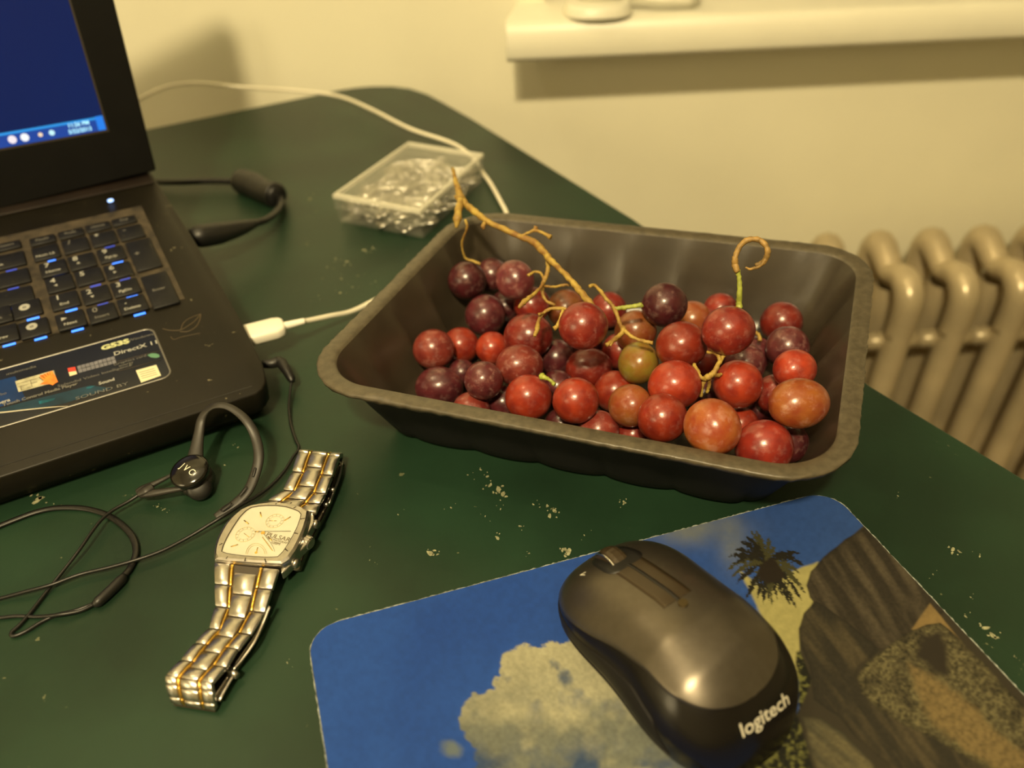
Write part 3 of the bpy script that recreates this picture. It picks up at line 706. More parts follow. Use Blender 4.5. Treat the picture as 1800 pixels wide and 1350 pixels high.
def ltext(s, px, py, size, m, parent=tp, xs=1.0, bold=0):
    x, y = lpx(px, py); return text('lettering', s, size, lq(x, y, .40), LX, LYv, m, parent, xs=xs, bold=bold)
ltext('G53S', 203, 607, .0052, mat('film_yellowgreen', (.50, .52, .28), .5), bold=.0003, xs=1.3)
ltext('Windows', 248, 594, .0030, M['legend_dim'], xs=1.2)
ltext('DirectX 11', 240, 612.5, .0046, M['legend'], xs=1.15, bold=.00008)
ltext('Graphics card', 229, 634, .0028, M['legend_dim'], xs=1.1); ltext('energy', 222, 641, .0028, M['legend_dim'])
ltext('Splendid Video Intelligence', 168, 661, .0028, M['legend_dim'], xs=1.25)
ltext('Touch Control Media Player', 72, 694, .0030, M['legend_dim'], xs=1.05, bold=.0001)
ltext('Sound', 188, 671.5, .0032, M['legend'], bold=.0001); ltext('SOUND BY', 180, 688.5, .0036, M['legend_dim'], xs=1.5)
ltext('multimedia', 38, 652, .0028, M['legend_dim'], xs=1.2); ltext('camera', 0, 709, .0034, M['legend'], bold=.0001); ltext('turbo', 0, 695, .0030, M['legend_dim'])
lstroke('film_rule', [(205, 637), (250, 625), (283, 617)], .00012, emb, tp, .38, 2)
lstroke('film_rule', [(210, 653), (283, 633)], .00012, emb, tp, .38, 2)

# lid: bezel frame, display
AL = R(108)
hb = onp(275, 300, LP0+LN*.0045, LN); LD = -math.cos(AL)*LYv+math.sin(AL)*LN; LNL = np.cross(LX, LD)   # lid plane normal
if LNL@(CAMP-hb) < 0: LNL = -LNL
def lidp(px, py, h=0.0): return onp(px, py, hb+LNL*h, LNL)
br = lidp(275, 300); bl0 = lidp(0, 368); tr0 = lidp(200, 0)
db = (bl0-br)/np.linalg.norm(bl0-br); dr_ = (tr0-br)/np.linalg.norm(tr0-br)
LW, LH = .40, .262
def lid(a, b, h=0.0): return br+db*a+dr_*b+LNL*h       # a leftwards from the right edge, b upwards
TH = .009
cornr = [(0, 0), (0, LH-.012), (.0035, LH-.0035), (.012, LH), (LW-.012, LH), (LW, LH-.012), (LW, 0)]
ldo = prism('lid', [lid(a, b, 0) for a, b in cornr], [lid(a, b, -TH) for a, b in cornr], M['bezel'], lap, bevel=.0015)
def lidab(px, py):
    p = lidp(px, py)-br
    A = np.array([[db@db, db@dr_], [db@dr_, dr_@dr_]]); return np.linalg.solve(A, np.array([p@db, p@dr_]))
a0, b0 = lidab(187.5, 228); a1, b1 = lidab(0, 261); a2, b2 = lidab(120, 0)
def dsp(u, v, h=.0003):   # display coordinates: u left of right edge, v up (m), sheared like the frame
    du = np.array([a1-a0, b1-b0]); du /= np.linalg.norm(du); dv = np.array([a2-a0, b2-b0]); dv /= np.linalg.norm(dv)
    q = np.array([a0, b0])+du*u+dv*v; return lid(q[0], q[1], h)
def dq(name, u0, u1, v0, v1, h, m, parent):
    pts = [(u0, v0), (u1, v0), (u1, v1), (u0, v1)]
    return prism(name, [dsp(a, b, h) for a, b in pts], [dsp(a, b, h-.00008) for a, b in pts], m, parent)
DW, DH = .345, .194
def emis(name, c, s): return mat(name, (.002, .002, .003), .35, emit=c, estr=s)
dm = emis('screen_wallpaper', (.0035, .017, .105), .8); dm.node_tree.nodes['Principled BSDF'].inputs['Specular IOR Level'].default_value = .15
nt = dm.node_tree; nz = nt.nodes.new('ShaderNodeTexNoise'); nz.inputs['Scale'].default_value = 6; nz.inputs['Detail'].default_value = 1
tcn = nt.nodes.new('ShaderNodeTexCoord'); nt.links.new(tcn.outputs['Object'], nz.inputs['Vector'])
mx = nt.nodes.new('ShaderNodeMix'); mx.data_type = 'RGBA'; mx.inputs[6].default_value = (.0022, .010, .075, 1); mx.inputs[7].default_value = (.004, .022, .125, 1)
nt.links.new(nz.outputs['Fac'], mx.inputs[0]); nt.links.new(mx.outputs[2], nt.nodes['Principled BSDF'].inputs['Emission Color'])
scr = dq('display', 0, DW, 0, DH, .0003, dm, ldo)
dq('display_gasket', -.0014, DW+.0014, -.0014, DH+.0014, .00012, mat('gasket', (.02, .014, .008), .5), ldo)
# the taskbar band of the picture on screen sits right on the display
tb = .0092
dq('taskbar', 0, DW, 0, tb, .0005, emis('taskbar_blue', (.003, .05, .30), 1.0), scr) if False else None
def lapchild(name, u0, u1, v0, v1, h, m): return dq(name, u0, u1, v0, v1, h, m, ldo)
lapchild('taskbar', .0001, DW, 0.0001, tb, .00050, emis('taskbar_blue', (.003, .055, .34), 1.0))
lapchild('taskbar_highlight', .0001, DW, tb-.0016, tb, .00060, emis('taskbar_cyan', (.02, .32, .80), 1.0))
lapchild('show_desktop_button', .0002, .0050, .0004, tb+.0004, .00064, emis('taskbar_button', (.01, .22, .85), 1.0))
wh = emis('taskbar_white', (.62, .90, 1.0), 1.0)
def dtext(s, u, v, size, m, xs=1.0, bold=0.0):
    o = dsp(u, v, .00068); V, Fc = textv(s, size, o, dsp(0, 0)-dsp(.1, 0), dsp(0, .1)-dsp(0, 0), lift=.00003, xs=xs, bold=bold); return mk('clock_text', V, Fc, m, ldo)
cy_ = emis('taskbar_text', (.45, .88, 1.0), 1.3)
dtext('11:26 PM', .0162, .0066, .0036, cy_, bold=.0001); dtext('5/22/2013', .0162, .0026, .0036, cy_, bold=.0001)
for u, c, s in ((.0335, (.6, .95, 1.0), .0018), (.0405, (1.0, .75, .5), .0014), (.050, (.95, .98, 1.0), .0026), (.0575, (.95, .85, .9), .0026), (.0675, (.45, .9, 1.0), .0014)):
    V, Fc = disc(dsp(u, .0042, .0007), LNL, LX, s, None, 14, .00005); mk('tray_icon', V, Fc, emis('icon_glow', c, 1.0), ldo)

# ================================================================ CABLES AT THE LAPTOP
# white charging cable
wc = empty('white_cable', at(460, 580), 'white phone charging cable plugged into the right side of the laptop', 'cable')
pts = [at(427, 577, .0265), at(448, 571, .0265), at(468, 566, .0265), at(487, 563, .0265)]
pl = at(488, 563, .024); pa = at(428, 578, .024); ux = (pl-pa); ux /= np.linalg.norm(ux); uy = np.cross([0, 0, 1], ux)
conn = []
L_ = np.linalg.norm(pl-pa)
mid_ = at(457, 584, .020)
o2 = [(-.5, -.5), (.30, -.5), (.44, -.42), (.5, -.25), (.5, .25), (.44, .42), (.30, .5), (-.5, .5)]
prism('connector', [mid_+ux*a*.030+uy*b*.0165+np.array([0, 0, .0035]) for a, b in o2], [mid_+ux*a*.030+uy*b*.0165-np.array([0, 0, .0035]) for a, b in o2], M['white_plastic'], wc, bevel=.0018)
e0 = mid_+ux*.0152
tube('strain_relief', [e0-ux*.002, e0+ux*.005, e0+ux*.012], [.0026, .0023, .0019], M['white_plastic'], wc)
tube('cord', [e0+ux*.008, at(540, 564, .017), at(580, 555.5, .012), at(622, 546, .006), at(680, 517, .003), at(760, 480, .003), at(840, 445, .003), at(888, 405, .003), at(892, 380, .003), at(880, 354, .003), at(862, 322, .003),
              at(846, 300, .003), at(832, 278, .004), at(795, 252, .008), at(720, 226, .010), at(650, 191, .011), at(590, 168, .012), at(500, 158, .020), at(420, 153, .030), at(350, 146, .034), at(295, 152, .032), at(245, 174, .025), at(190, 205, .010)],
     .00175, M['white_cord'], wc, 8, n=6)
# black power cable
pc = empty('power_cable', at(400, 410), 'black laptop power cable looping beside the laptop, with ferrite bead', 'power cable')
tube('plug', [at(337, 415, .030), at(352, 415, .030), at(385, 410, .027), at(425, 400, .023), at(450, 392, .020)], [.0060, .0080, .0078, .0055, .0030], M['black'], pc, 12)
tube('plug_tip', [at(330, 414, .031), at(339, 414.5, .030)], .0028, M['gold'], pc, 10, smooth=False)
tube('cord', [at(440, 395, .021), at(470, 385, .015), at(491, 366, .009), at(492, 346, .007), at(478, 338, .007), at(462, 334, .007), at(445, 327, .007), at(420, 320, .007), at(370, 318, .007), at(320, 320, .007), at(285, 320, .006), at(240, 318, .004)],
     .0027, M['cord'], pc, 10)
tube('ferrite_bead', [at(419, 316, .0085), at(424, 318, .0085), at(445, 326, .0085), at(466, 337, .0085), at(484, 343, .0085), at(488, 345, .0085)], [.0070, .0105, .0110, .0100, .0108, .007], M['black'], pc, 14)

# ================================================================ EARPHONES
ep = empty('earphones', at(330, 870), 'black clip-on sports earphone with ear hook and thin cord beside the watch', 'earphones')
hz = .014
hc = at(333, 828, hz)
# round housing: rim and domed cap
ex_ = at(345, 829, hz)-at(321, 829, hz); ex_ /= np.linalg.norm(ex_)
tilt = np.array([-.10, -.22, 1.0]); tilt /= np.linalg.norm(tilt)
hr = .0098
def dome(c, N, X, r, h, ns=28, nr=6, base=.002):
    N = N/np.linalg.norm(N); X = X-N*(X@N); X /= np.linalg.norm(X); Y = np.cross(N, X); V = []; Fc = []
    rings = [(r*.97, -base), (r, 0)]+[(r*math.cos(a)**.8 if a < 1.55 else 0, h*math.sin(a)) for a in [math.pi/2*k/nr for k in range(1, nr)]]
    for rr_, z in rings:
        for i in range(ns): t = 2*math.pi*i/ns; V.append(c+N*z+(X*math.cos(t)+Y*math.sin(t))*rr_)
    V.append(c+N*h); m_ = len(rings)
    for k in range(m_-1):
        for i in range(ns): Fc.append([k*ns+i, k*ns+(i+1) % ns, (k+1)*ns+(i+1) % ns, (k+1)*ns+i])
    for i in range(ns): Fc.append([(m_-1)*ns+i, (m_-1)*ns+(i+1) % ns, m_*ns])
    Fc.append(list(range(ns))[::-1]); return V, Fc
V, Fc = dome(hc, tilt, ex_, hr, .0028); cap = mk('housing_cap', V, Fc, M['gloss_black'], ep, smooth=True)
bv = BVHTree.FromPolygons([Vector(v) for v in V], [f for f in Fc])
V, Fc = dome(hc-tilt*.0065, tilt, ex_, hr*.93, .004, base=.004); mk('housing', V, Fc, M['earbud'], ep, smooth=True)
V, Fc = dome(at(350, 858, .0065), np.array([.2, -.5, .5]), ex_, .0062, .0028, base=.004); mk('ear_tip', V, Fc, M['black'], ep, smooth=True)
td = at(343, 837, hz)-at(322, 823, hz); td /= np.linalg.norm(td); tu = np.cross(tilt, td)
V, Fc = textv('J V C', .0046, hc+td*.0010-tu*.0004, td, tu, surf=bv, lift=.00015, xs=.95, bold=0); mk('lettering', V, Fc, mat('white_print', (.8, .76, .62), .5), cap)
# ear hook: flat rubber band rising from the housing, arching over and back down
hk = [(343, 806, .014), (346, 785, .017), (350, 760, .021), (354, 738, .025), (363, 722, .029), (378, 713, .032), (398, 714, .032), (418, 725, .030), (436, 743, .027), (449, 768, .022), (455, 800, .017), (449, 832, .012), (436, 862, .008), (415, 884, .0055), (395, 897, .0045), (378, 908, .004)]
tube('ear_hook', [at(*h) for h in hk], [.0042, .0033, .0026, .0024, .0021, .0019, .0019, .0021, .0023, .0025, .0026, .0027, .0027, .0026, .0024, .0015], M['earbud'], ep, 12, flat=.42, up=(.1, -.3, 1), n=6)
for a, b, ww in (((449, 822, .0148), (444, 838, .0126), .0007), ((434, 855, .0108), (420, 872, .0088), .0008), ((407, 884, .0080), (388, 898, .0068), .0011)):
    tube('hook_slot', [at(*a), (at(*a)+at(*b))/2, at(*b)], [ww*.7, ww, ww*.7], M['black'], ep, 8, flat=.3, up=(0, 0, 1), n=3)
# lower bracket with an open slot, running to the cord
B = lambda x, y, z: at(x, y, z)
tube('bracket', [B(316, 826, .0085), B(296, 838, .0085), B(272, 850, .0080), B(252, 860, .0072), B(241, 866, .0065)], [.0010, .0011, .0016, .0024, .0020], M['earbud'], ep, 8, flat=.8)
tube('bracket', [B(352, 846, .0085), B(330, 856, .0085), B(300, 862, .0080), B(270, 867, .0072), B(247, 870, .0065)], [.0016, .0015, .0017, .0022, .0018], M['earbud'], ep, 8, flat=.8)
tube('bracket', [B(268, 855, .0082), B(256, 862, .0080), B(243, 868, .0070)], [.0026, .0030, .0022], M['earbud'], ep, 8, flat=.6)
cr = .00085
tube('cord', [B(245, 869, .006), B(225, 882, .005), B(200, 896, .005), B(182, 910, .0055), B(165, 930, .0058), B(140, 966, .0050), B(110, 1005, .003), B(82, 1040, .0016), B(55, 1075, .0013), B(35, 1098, .0013), B(20, 1112, .0013), B(24, 1118, .0013), B(45, 1110, .0013),
              B(75, 1092, .0013), B(100, 1081, .0013), B(130, 1074, .0013), B(155, 1065, .0013), B(168, 1059, .0015)], cr, M['cord'], ep, 6)
tube('cord', [B(-40, 1088, .0012), B(0, 1086, .0012), B(30, 1083, .0012), B(65, 1084, .0012), B(100, 1081, .0013+.0017), B(140, 1074, .0020), B(170, 1060, .0016)], cr, M['cord'], ep, 6)
tube('cord_slider', [B(164, 1061, .0022), B(172, 1058, .0025), B(192, 1040, .0027), B(212, 1020, .0027), B(218, 1012, .0022)], [.0012, .0024, .0024, .0024, .0014], M['black'], ep, 10, n=4)
tube('cord', [B(214, 1015, .0020), B(226, 1002, .0016), B(235, 985, .0014), B(239, 968, .0014), B(235, 948, .0014), B(222, 930, .0014), B(200, 912, .0014), B(178, 901, .0014), B(150, 894, .0013), B(120, 892, .0013), B(90, 894, .0013), B(60, 901, .0013), B(30, 912, .0013), B(0, 924, .0013), B(-40, 942, .0013)], [.0017]*3+[.0016]*12, M['cord'], ep, 8, flat=.6, up=(0, 0, 1))
# jack plug and the long cord from it to the left edge of the picture
tube('jack_plug', [B(462, 640, .012), B(478, 639, .012), B(489, 636, .012), B(497, 640, .012)], [.0026, .0030, .0034, .0030], M['black'], ep, 10)
tube('jack_plug', [B(494, 637, .012), B(503, 650, .011), B(511, 664, .009), B(514, 671, .008)], [.0034, .0030, .0026, .0016], M['black'], ep, 10)
tube('cord', [B(513, 668, .008), B(510, 690, .005), B(508, 715, .003), B(511, 745, .0016), B(519, 772, .0013), B(525, 788, .0016), B(514, 805, .0022), B(500, 828, .0022), B(478, 852, .0022), B(452, 872, .0038), B(425, 887, .0055), B(396, 905, .0068), B(370, 921, .006),
              B(330, 945, .0045), B(285, 968, .004), B(240, 984, .0042), B(190, 998, .0036), B(140, 1010, .0034), B(90, 1028, .0036), B(45, 1040, .003), B(0, 1052, .002), B(-50, 1064, .0015)], cr, M['cord'], ep, 6)

# ================================================================ WRIST WATCH
wt = empty('wrist_watch', at(430, 1010), 'steel and gold chronograph wrist watch lying on its bracelet', 'watch')
def densify(pts, closed=True, n=6):
    return pts
ZC = .0135
bez = [(378, 983), (377, 968), (380, 952), (386, 938), (395, 922), (408, 907), (424, 895), (440, 889), (460, 885), (482, 883), (505, 885), (526, 890), (543, 898), (541, 912), (536, 930), (529, 948), (520, 966), (508, 983), (496, 991), (476, 990), (450, 989), (425, 987), (400, 985.5)]
cry = [(389, 971), (391, 962), (396, 950), (403, 937), (411, 924), (422, 908), (432, 898), (441, 892), (455, 889.5), (470, 888.5), (486, 888.5), (502, 890.5), (517, 895), (530, 901), (527, 914), (522, 927), (515, 941), (507, 955), (498, 969), (488, 979), (468, 979.5), (448, 978.5), (428, 977), (408, 974.5)]
bt = [at(x, y, ZC-.0004) for x, y in bez]; cb_ = sum(bt)/len(bt)
def grow(p, a, z): v = p-cb_; v[2] = 0; L0 = np.linalg.norm(v); return np.array([p[0]+v[0]/L0*a, p[1]+v[1]/L0*a, z])
n = len(bt)
low1 = [grow(p, .0010, .0098) for p in bt]; low2 = [grow(p, -.0005, .0060) for p in bt]
V = bt+low1+low2; Fc = [list(range(n)), [3*n-1-i for i in range(n)]]+[[k*n+i, (k+1)*n+i, (k+1)*n+(i+1) % n, k*n+(i+1) % n] for k in range(2) for i in range(n)]
V, Fc = outward(V, Fc)
case = mk('case', V, Fc, M['steel'], wt, bevel=.0003)
# bezel: sloping ring between outline and crystal
import itertools
def resample(pts, m_):
    P2 = [np.array(p, float) for p in pts]+[np.array(pts[0], float)]; L0 = np.cumsum([0]+[np.linalg.norm(P2[i+1]-P2[i]) for i in range(len(P2)-1)])
    t = np.linspace(0, L0[-1], m_, endpoint=False); A = np.array(P2)
    return [(np.interp(s, L0, A[:, 0]), np.interp(s, L0, A[:, 1])) for s in t]
nb = 72
cc = np.array([463, 935.])
def radial(pts, m_):
    # intersect rays from the centre with the outline, so both outlines match up
    P2 = np.array(pts+[pts[0]], float)-cc; out = []
    for k in range(m_):
        a = 2*math.pi*k/m_; d_ = np.array([math.cos(a), math.sin(a)]); best = None
        for i in range(len(P2)-1):
            p, q_ = P2[i], P2[i+1]; e = q_-p; den = d_[0]*e[1]-d_[1]*e[0]
            if abs(den) < 1e-9: continue
            t = (p[0]*e[1]-p[1]*e[0])/den; s = (p[0]*d_[1]-p[1]*d_[0])/den
            if t > 0 and -1e-6 <= s <= 1+1e-6: best = t if best is None else max(best, t)
        out.append(tuple(cc+d_*best))
    return out
ob, ib = radial(bez, nb), radial(cry, nb)
O = [at(x, y, ZC-.0002) for x, y in ob]; I = [at(x, y, ZC+.0004) for x, y in ib]; I2 = [p-np.array([0, 0, .0012]) for p in I]
Mi = [o+(i-o)*.28+np.array([0, 0, .0005]) for o, i in zip(O, I)]; O2 = [p-np.array([0, 0, .0008]) for p in O]
V = O2+O+Mi+I+I2; Fc = [[k*nb+i, k*nb+(i+1) % nb, (k+1)*nb+(i+1) % nb, (k+1)*nb+i] for k in range(4) for i in range(nb)]
mk('bezel', V, Fc, M['steel'], wt, smooth=False)
pxd = radial([((x-cc[0])*.99+cc[0], (y-cc[1])*.99+cc[1]) for x, y in cry], nb)
dial = prism('dial', [at(x, y, ZC-.0002) for x, y in pxd], [at(x, y, ZC-.0008) for x, y in pxd], M['dial'], wt)
gasket = radial(cry, nb)
V, Fc = tubev([at(x, y, ZC+.0003) for x, y in gasket+[gasket[0]]], .00022, 6, smooth=False); mk('crystal_gasket', V, Fc, M['joint'], wt)
DZ = ZC
def wseg(name, a, b, wd, m, z=DZ, par=None, taper=1.0, h=.3):
    return tube(name, [at(a[0], a[1], z), at(b[0], b[1], z)], [wd, wd*taper], m, par or wt, 6, flat=h, up=(0, 0, 1), smooth=False)
ticks = [((400.5, 978), (397.5, 982)), ((432, 980.5), (430, 986.5)), ((465.5, 982.5), (467.5, 988.5)), ((501, 964.5), (506, 969)), ((517, 936.5), (524, 938.5)), ((528, 912.5), (536, 911)), ((516, 893), (521, 890.5)), ((391, 955), (385, 958.5)),
         ((485, 886.8), (485.5, 884.6)), ((510, 884.8), (513, 883.4))]
for a, b in ticks: wseg('bezel_tick', a, b, .00033, M['joint'], ZC+.0004)
def sub(cxp, cyp, rx, name='subdial', clip_=None):
    c = at(cxp, cyp, DZ); ax_ = at(cxp+rx, cyp, DZ)-c; r_ = np.linalg.norm(ax_)
    V, Fc = disc(c, (0, 0, 1), ax_, r_, r_-.00022, 36, .0002); s = mk(name, V, Fc, M['dial_ring'], dial)
    V, Fc = disc(c+np.array([0, 0, -.00003]), (0, 0, 1), ax_, r_*.68, r_*.68-.0001, 30, .0001); mk('subdial_ring', V, Fc, M['dial_ring'], dial)
    for k in range(12):
        t = math.pi*2*k/12; u_ = np.array([math.cos(t), math.sin(t), 0])
        tube('subdial_tick', [c+u_*r_*.74, c+u_*r_*.92], .00008, M['dial_ink'], dial, 4, smooth=False)
    t = rng.random()*6; tube('subdial_hand', [c-np.array([math.cos(t), math.sin(t), 0])*r_*.2, c+np.array([math.cos(t), math.sin(t), 0])*r_*.6], .00012, M['gold'], dial, 5, smooth=False)
sub(483, 915.5, 16); sub(431, 939, 17)
# lower subdial is cut by the edge of the dial
c = at(450, 971, DZ); r_ = np.linalg.norm(at(468, 971, DZ)-c)
for rr_ in (1.0, .84):
    arc = [(450+18*rr_*math.cos(t), 975-20*rr_*math.sin(t)) for t in np.linspace(.08, math.pi-.08, 20)]
    tube('subdial_ring', [at(x, y, DZ) for x, y in arc], .00013, M['dial_ring'], dial, 5, n=1)
wseg('subdial_hand', (450, 972), (453, 962), .00022, M['gold'], par=dial); V, Fc = disc(at(450, 971, DZ+.0001), (0, 0, 1), (1, 0, 0), .0006, None, 12, .0003); mk('subdial_hand', V, Fc, M['gold'], dial)
for a, b in (((429, 914.5), (437, 921)), ((405.5, 961), (418.5, 957)), ((500, 915), (511, 908)), ((457.5, 900), (459, 909)), ((471, 943), (478, 950))): wseg('hour_marker', a, b, .00030, M['gold'], par=dial)
wseg('second_hand', (450, 934), (511, 933.5), .00014, M['joint'], DZ+.0004, par=dial); wseg('second_hand', (448, 934.3), (456, 934.3), .0003, M['gold'], DZ+.0005, par=dial)
tube('hour_hand', [at(459, 935, DZ+.0003), at(466, 945, DZ+.0003), at(476, 958, DZ+.0003), at(482, 969, DZ+.0003)], [.0005, .0006, .0005, .0002], M['dial'], dial, 6, flat=.3, up=(0, 0, 1))
tube('hand_outline', [at(461, 944, DZ+.0002), at(470, 956, DZ+.0002), at(479, 968, DZ+.0002)], .00015, M['gold'], dial, 5)
tube('hand_outline', [at(466, 943, DZ+.0002), at(474, 953, DZ+.0002), at(480, 966, DZ+.0002)], .00015, M['gold'], dial, 5)
V, Fc = disc(at(462, 936, DZ+.0007), (0, 0, 1), (1, 0, 0), .0009, None, 16, .0005); mk('hand_boss', V, Fc, M['gold'], dial)
wx = at(503, 949, DZ)-at(475, 942, DZ); wy = np.cross([0, 0, 1], wx/np.linalg.norm(wx))
V, Fc = textv('PULSAR', .0034, at(489, 944.5, DZ+.0001), wx, wy, xs=1.05); mk('lettering', V, Fc, M['dial_ink'], dial)
V, Fc = textv('CHRONOGRAPH', .0015, at(487, 950.5, DZ+.0001), wx, wy, xs=1.15); mk('lettering', V, Fc, M['dial_ink'], dial)
V, Fc = textv('100M', .0021, at(484, 955, DZ+.0001), wx, wy); mk('lettering', V, Fc, M['dial_ink'], dial)
prism('crystal', [at(x, y, ZC+.0013) for x, y in pxd], [at(x, y, ZC+.0011) for x, y in pxd], M['crystal'], wt)
# pushers, crown and crown guard at the right flank
def knob(name, px0, px1, z, r0_, r1_, m):
    return tube(name, [at(*px0, z), at(*px1, z)], [r0_, r1_], m, wt, 14, smooth=False)
pxg = [(545, 897), (552, 905), (553, 918), (546, 930), (541, 938), (545, 948), (538, 958), (528, 968), (520, 980), (512, 992), (500, 1004), (494, 1008), (493, 996), (508, 984), (520, 967), (529, 949), (536, 931), (541, 913)]
pxslab('crown_guard', pxg, .0105, .0045, M['steel'], wt, bevel=.0005)
for (x0, y0), (x1, y1), r_ in (((541, 914), (556, 922), .0016), ((505, 985), (521, 991), .0017)):
    knob('pusher', (x0, y0), (x1, y1), .0085, r_, r_, M['steel_dark']); knob('pusher', (x1-3, y1-1.5), (x1+2.5, y1+1), .0085, r_*1.35, r_*1.25, M['steel'])
c = at(533, 950, .0085); c_ = at(548, 957, .0085); dcr = (c_-c)/np.linalg.norm(c_-c)
V = []; Fc = []; ns = 28
up_ = np.array([0, 0, 1.]); sd = np.cross(dcr, up_)
for s, rr_ in ((0, .0016), (.0015, .0016), (.0016, .0030), (.0042, .0030), (.0048, .0024)):
    for k in range(ns):
        t = 2*math.pi*k/ns; rk_ = rr_*(1+(.06 if k % 2 and rr_ > .0025 else 0)); V.append(c+dcr*s+(up_*math.sin(t)+sd*math.cos(t))*rk_)
for j in range(4):
    for k in range(ns): Fc.append([j*ns+k, j*ns+(k+1) % ns, (j+1)*ns+(k+1) % ns, (j+1)*ns+k])
Fc.append([4*ns+k for k in range(ns)]); mk('crown', V, Fc, M['steel'], wt)
# bracelet rows: boundaries given by their left and right ends and height
def lerp(a, b, t): return a+(b-a)*t
def row_piece(name, L0, R0, L1, R1, u0, u1, th, m, bump_=.0, bevel=.00025, gap=.0):
    """a block between two row lines, from u0 to u1 across; arched by bump_"""
    a, b = lerp(L0, R0, u0), lerp(L0, R0, u1); c, d = lerp(L1, R1, u0), lerp(L1, R1, u1)
    e = (c-a); e2_ = (d-b); a2 = a+e*gap; c2 = c-e*gap; b2 = b+e2_*gap; d2 = d-e2_*gap
    nrm = np.cross(b-a, c-a); nrm /= np.linalg.norm(nrm)
    if nrm[2] < 0: nrm = -nrm
    V = []; K = 4
    for k in range(K+1):
        t = k/K; h = bump_*4*t*(1-t)
        V += [lerp(a2, c2, t)+nrm*h, lerp(b2, d2, t)+nrm*h]
    for k in range(K+1):
        t = k/K; V += [lerp(a2, c2, t)-nrm*th, lerp(b2, d2, t)-nrm*th]
    n2 = 2*(K+1); Fc = []
    for k in range(K):
        i = 2*k; Fc += [[i, i+1, i+3, i+2], [n2+i, n2+i+2, n2+i+3, n2+i+1], [i, i+2, n2+i+2, n2+i], [i+1, n2+i+1, n2+i+3, i+3]]
    Fc += [[0, n2, n2+1, 1], [2*K, 2*K+1, n2+2*K+1, n2+2*K]]
    V, Fc = outward(V, Fc); return mk(name, V, Fc, m, wt, bevel=bevel, seg=1)
def bracelet(rows, cshift):
    Ls = [at(*a) for a, b in rows]; Rs = [at(*b) for a, b in rows]; n = len(rows)-1
    for k in range(n):
        L0, R0, L1, R1 = Ls[k], Rs[k], Ls[k+1], Rs[k+1]; th = .0021
        L0 = L0+np.array([0, 0, .0003]); R0 = R0+np.array([0, 0, .0003])
        row_piece('outer_link', L0, R0, L1, R1, .0, .235, th, M['steel'], .0004, gap=.035)
        row_piece('outer_link', L0, R0, L1, R1, .765, 1.0, th, M['steel'], .0004, gap=.035)
        row_piece('gold_inlay', L0, R0, L1, R1, .252, .298, th, M['gold'], .0002, gap=.03)
        row_piece('gold_inlay', L0, R0, L1, R1, .702, .748, th, M['gold'], .0002, gap=.03)
        if k < n-0:
            a = cshift
            La, Ra = lerp(L0, L1, a), lerp(R0, R1, a)
            if k+2 <= n: Lb, Rb = lerp(L1, Ls[k+2], a), lerp(R1, Rs[k+2], a)
            else: Lb, Rb = L1, R1
            row_piece('center_link', La, Ra, Lb, Rb, .325, .675, th, M['steel'], .0004, gap=.035)
        row_piece('link_core', L0, R0, L1, R1, .02, .98, .0012, M['joint'], 0, bevel=0).location.z -= .0010
lower = [((377, 988, .0118), (491, 1000, .0118)), ((377, 1027, .0100), (478, 1037, .0100)), ((378, 1066, .0080), (465, 1078, .0080)), ((367, 1104, .0085), (440, 1116, .0085)), ((342, 1130, .0098), (418, 1141, .0098)),
         ((317, 1160, .0110), (397, 1173, .0110)), ((291, 1187, .0118), (372, 1200, .0118))]
bracelet(lower, .35)
end = [((291, 1187, .0118), (372, 1200, .0118)), ((291, 1203, .0100), (374, 1217, .0100)), ((297, 1226, .0055), (377, 1240, .0055)), ((304, 1238, .0022), (379, 1250, .0022))]
bracelet(end, .15)
upper = [((437, 893, .0118), (556, 900, .0118)), ((470, 880, .0100), (562, 886, .0105)), ((497, 862, .0105), (572, 868, .0115)), ((513, 829, .0120), (584, 836, .0130)), ((525, 792, .0128), (597, 800, .0138))]
Ls = upper
bracelet(upper, .3)
bracelet([((525, 792, .0128), (597, 800, .0138)), ((528, 790, .0100), (602, 797, .0100)), ((529, 793, .0050), (604, 800, .0050)), ((528, 798, .0022), (603, 806, .0022))], .1)
# return run of the bracelet and folding clasp beneath, on the desk
def wflat(name, pts, z, wd, th, m): return tube(name, [at(x, y, z) for x, y in pts], wd, m, wt, 8, flat=th/wd, up=(0, 0, 1), n=5)
wflat('bracelet_return', [(575, 815), (562, 850), (548, 890), (530, 925), (512, 960), (494, 1000)], .0032, .0095, .0016, M['steel_dark'])
wflat('clasp_plate', [(340, 1235), (362, 1205), (385, 1170), (405, 1140), (425, 1110), (440, 1080)], .0028, .0085, .0012, M['steel_dark'])
tube('clasp_blade', [at(384, 1232, .0045), at(398, 1206, .0050), at(410, 1186, .0055)], .0009, M['steel'], wt, 8, flat=.5, n=3)
tube('clasp_blade', [at(408, 1178, .0055), at(428, 1155, .0058), at(447, 1128, .0068), at(460, 1100, .0070), at(468, 1080, .0085), at(474, 1066, .0095)], .0008, M['steel'], wt, 8, flat=.5, n=4)
knob('clasp_pin', (402, 1176), (417, 1188), .0050, .0014, .0014, M['steel'])
for q_ in ((597, 858), (589, 862), (577, 887)):
    pass
knob('spring_pin', (580, 860), (589, 861), .0070, .0010, .0010, M['steel']); knob('spring_pin', (570, 886), (577, 887), .0065, .0010, .0010, M['steel'])
tube('clasp_blade', [at(602, 812, .0060), at(597, 838, .0055), at(588, 862, .0055), at(578, 886, .0055)], .0006, M['steel'], wt, 6, n=3)

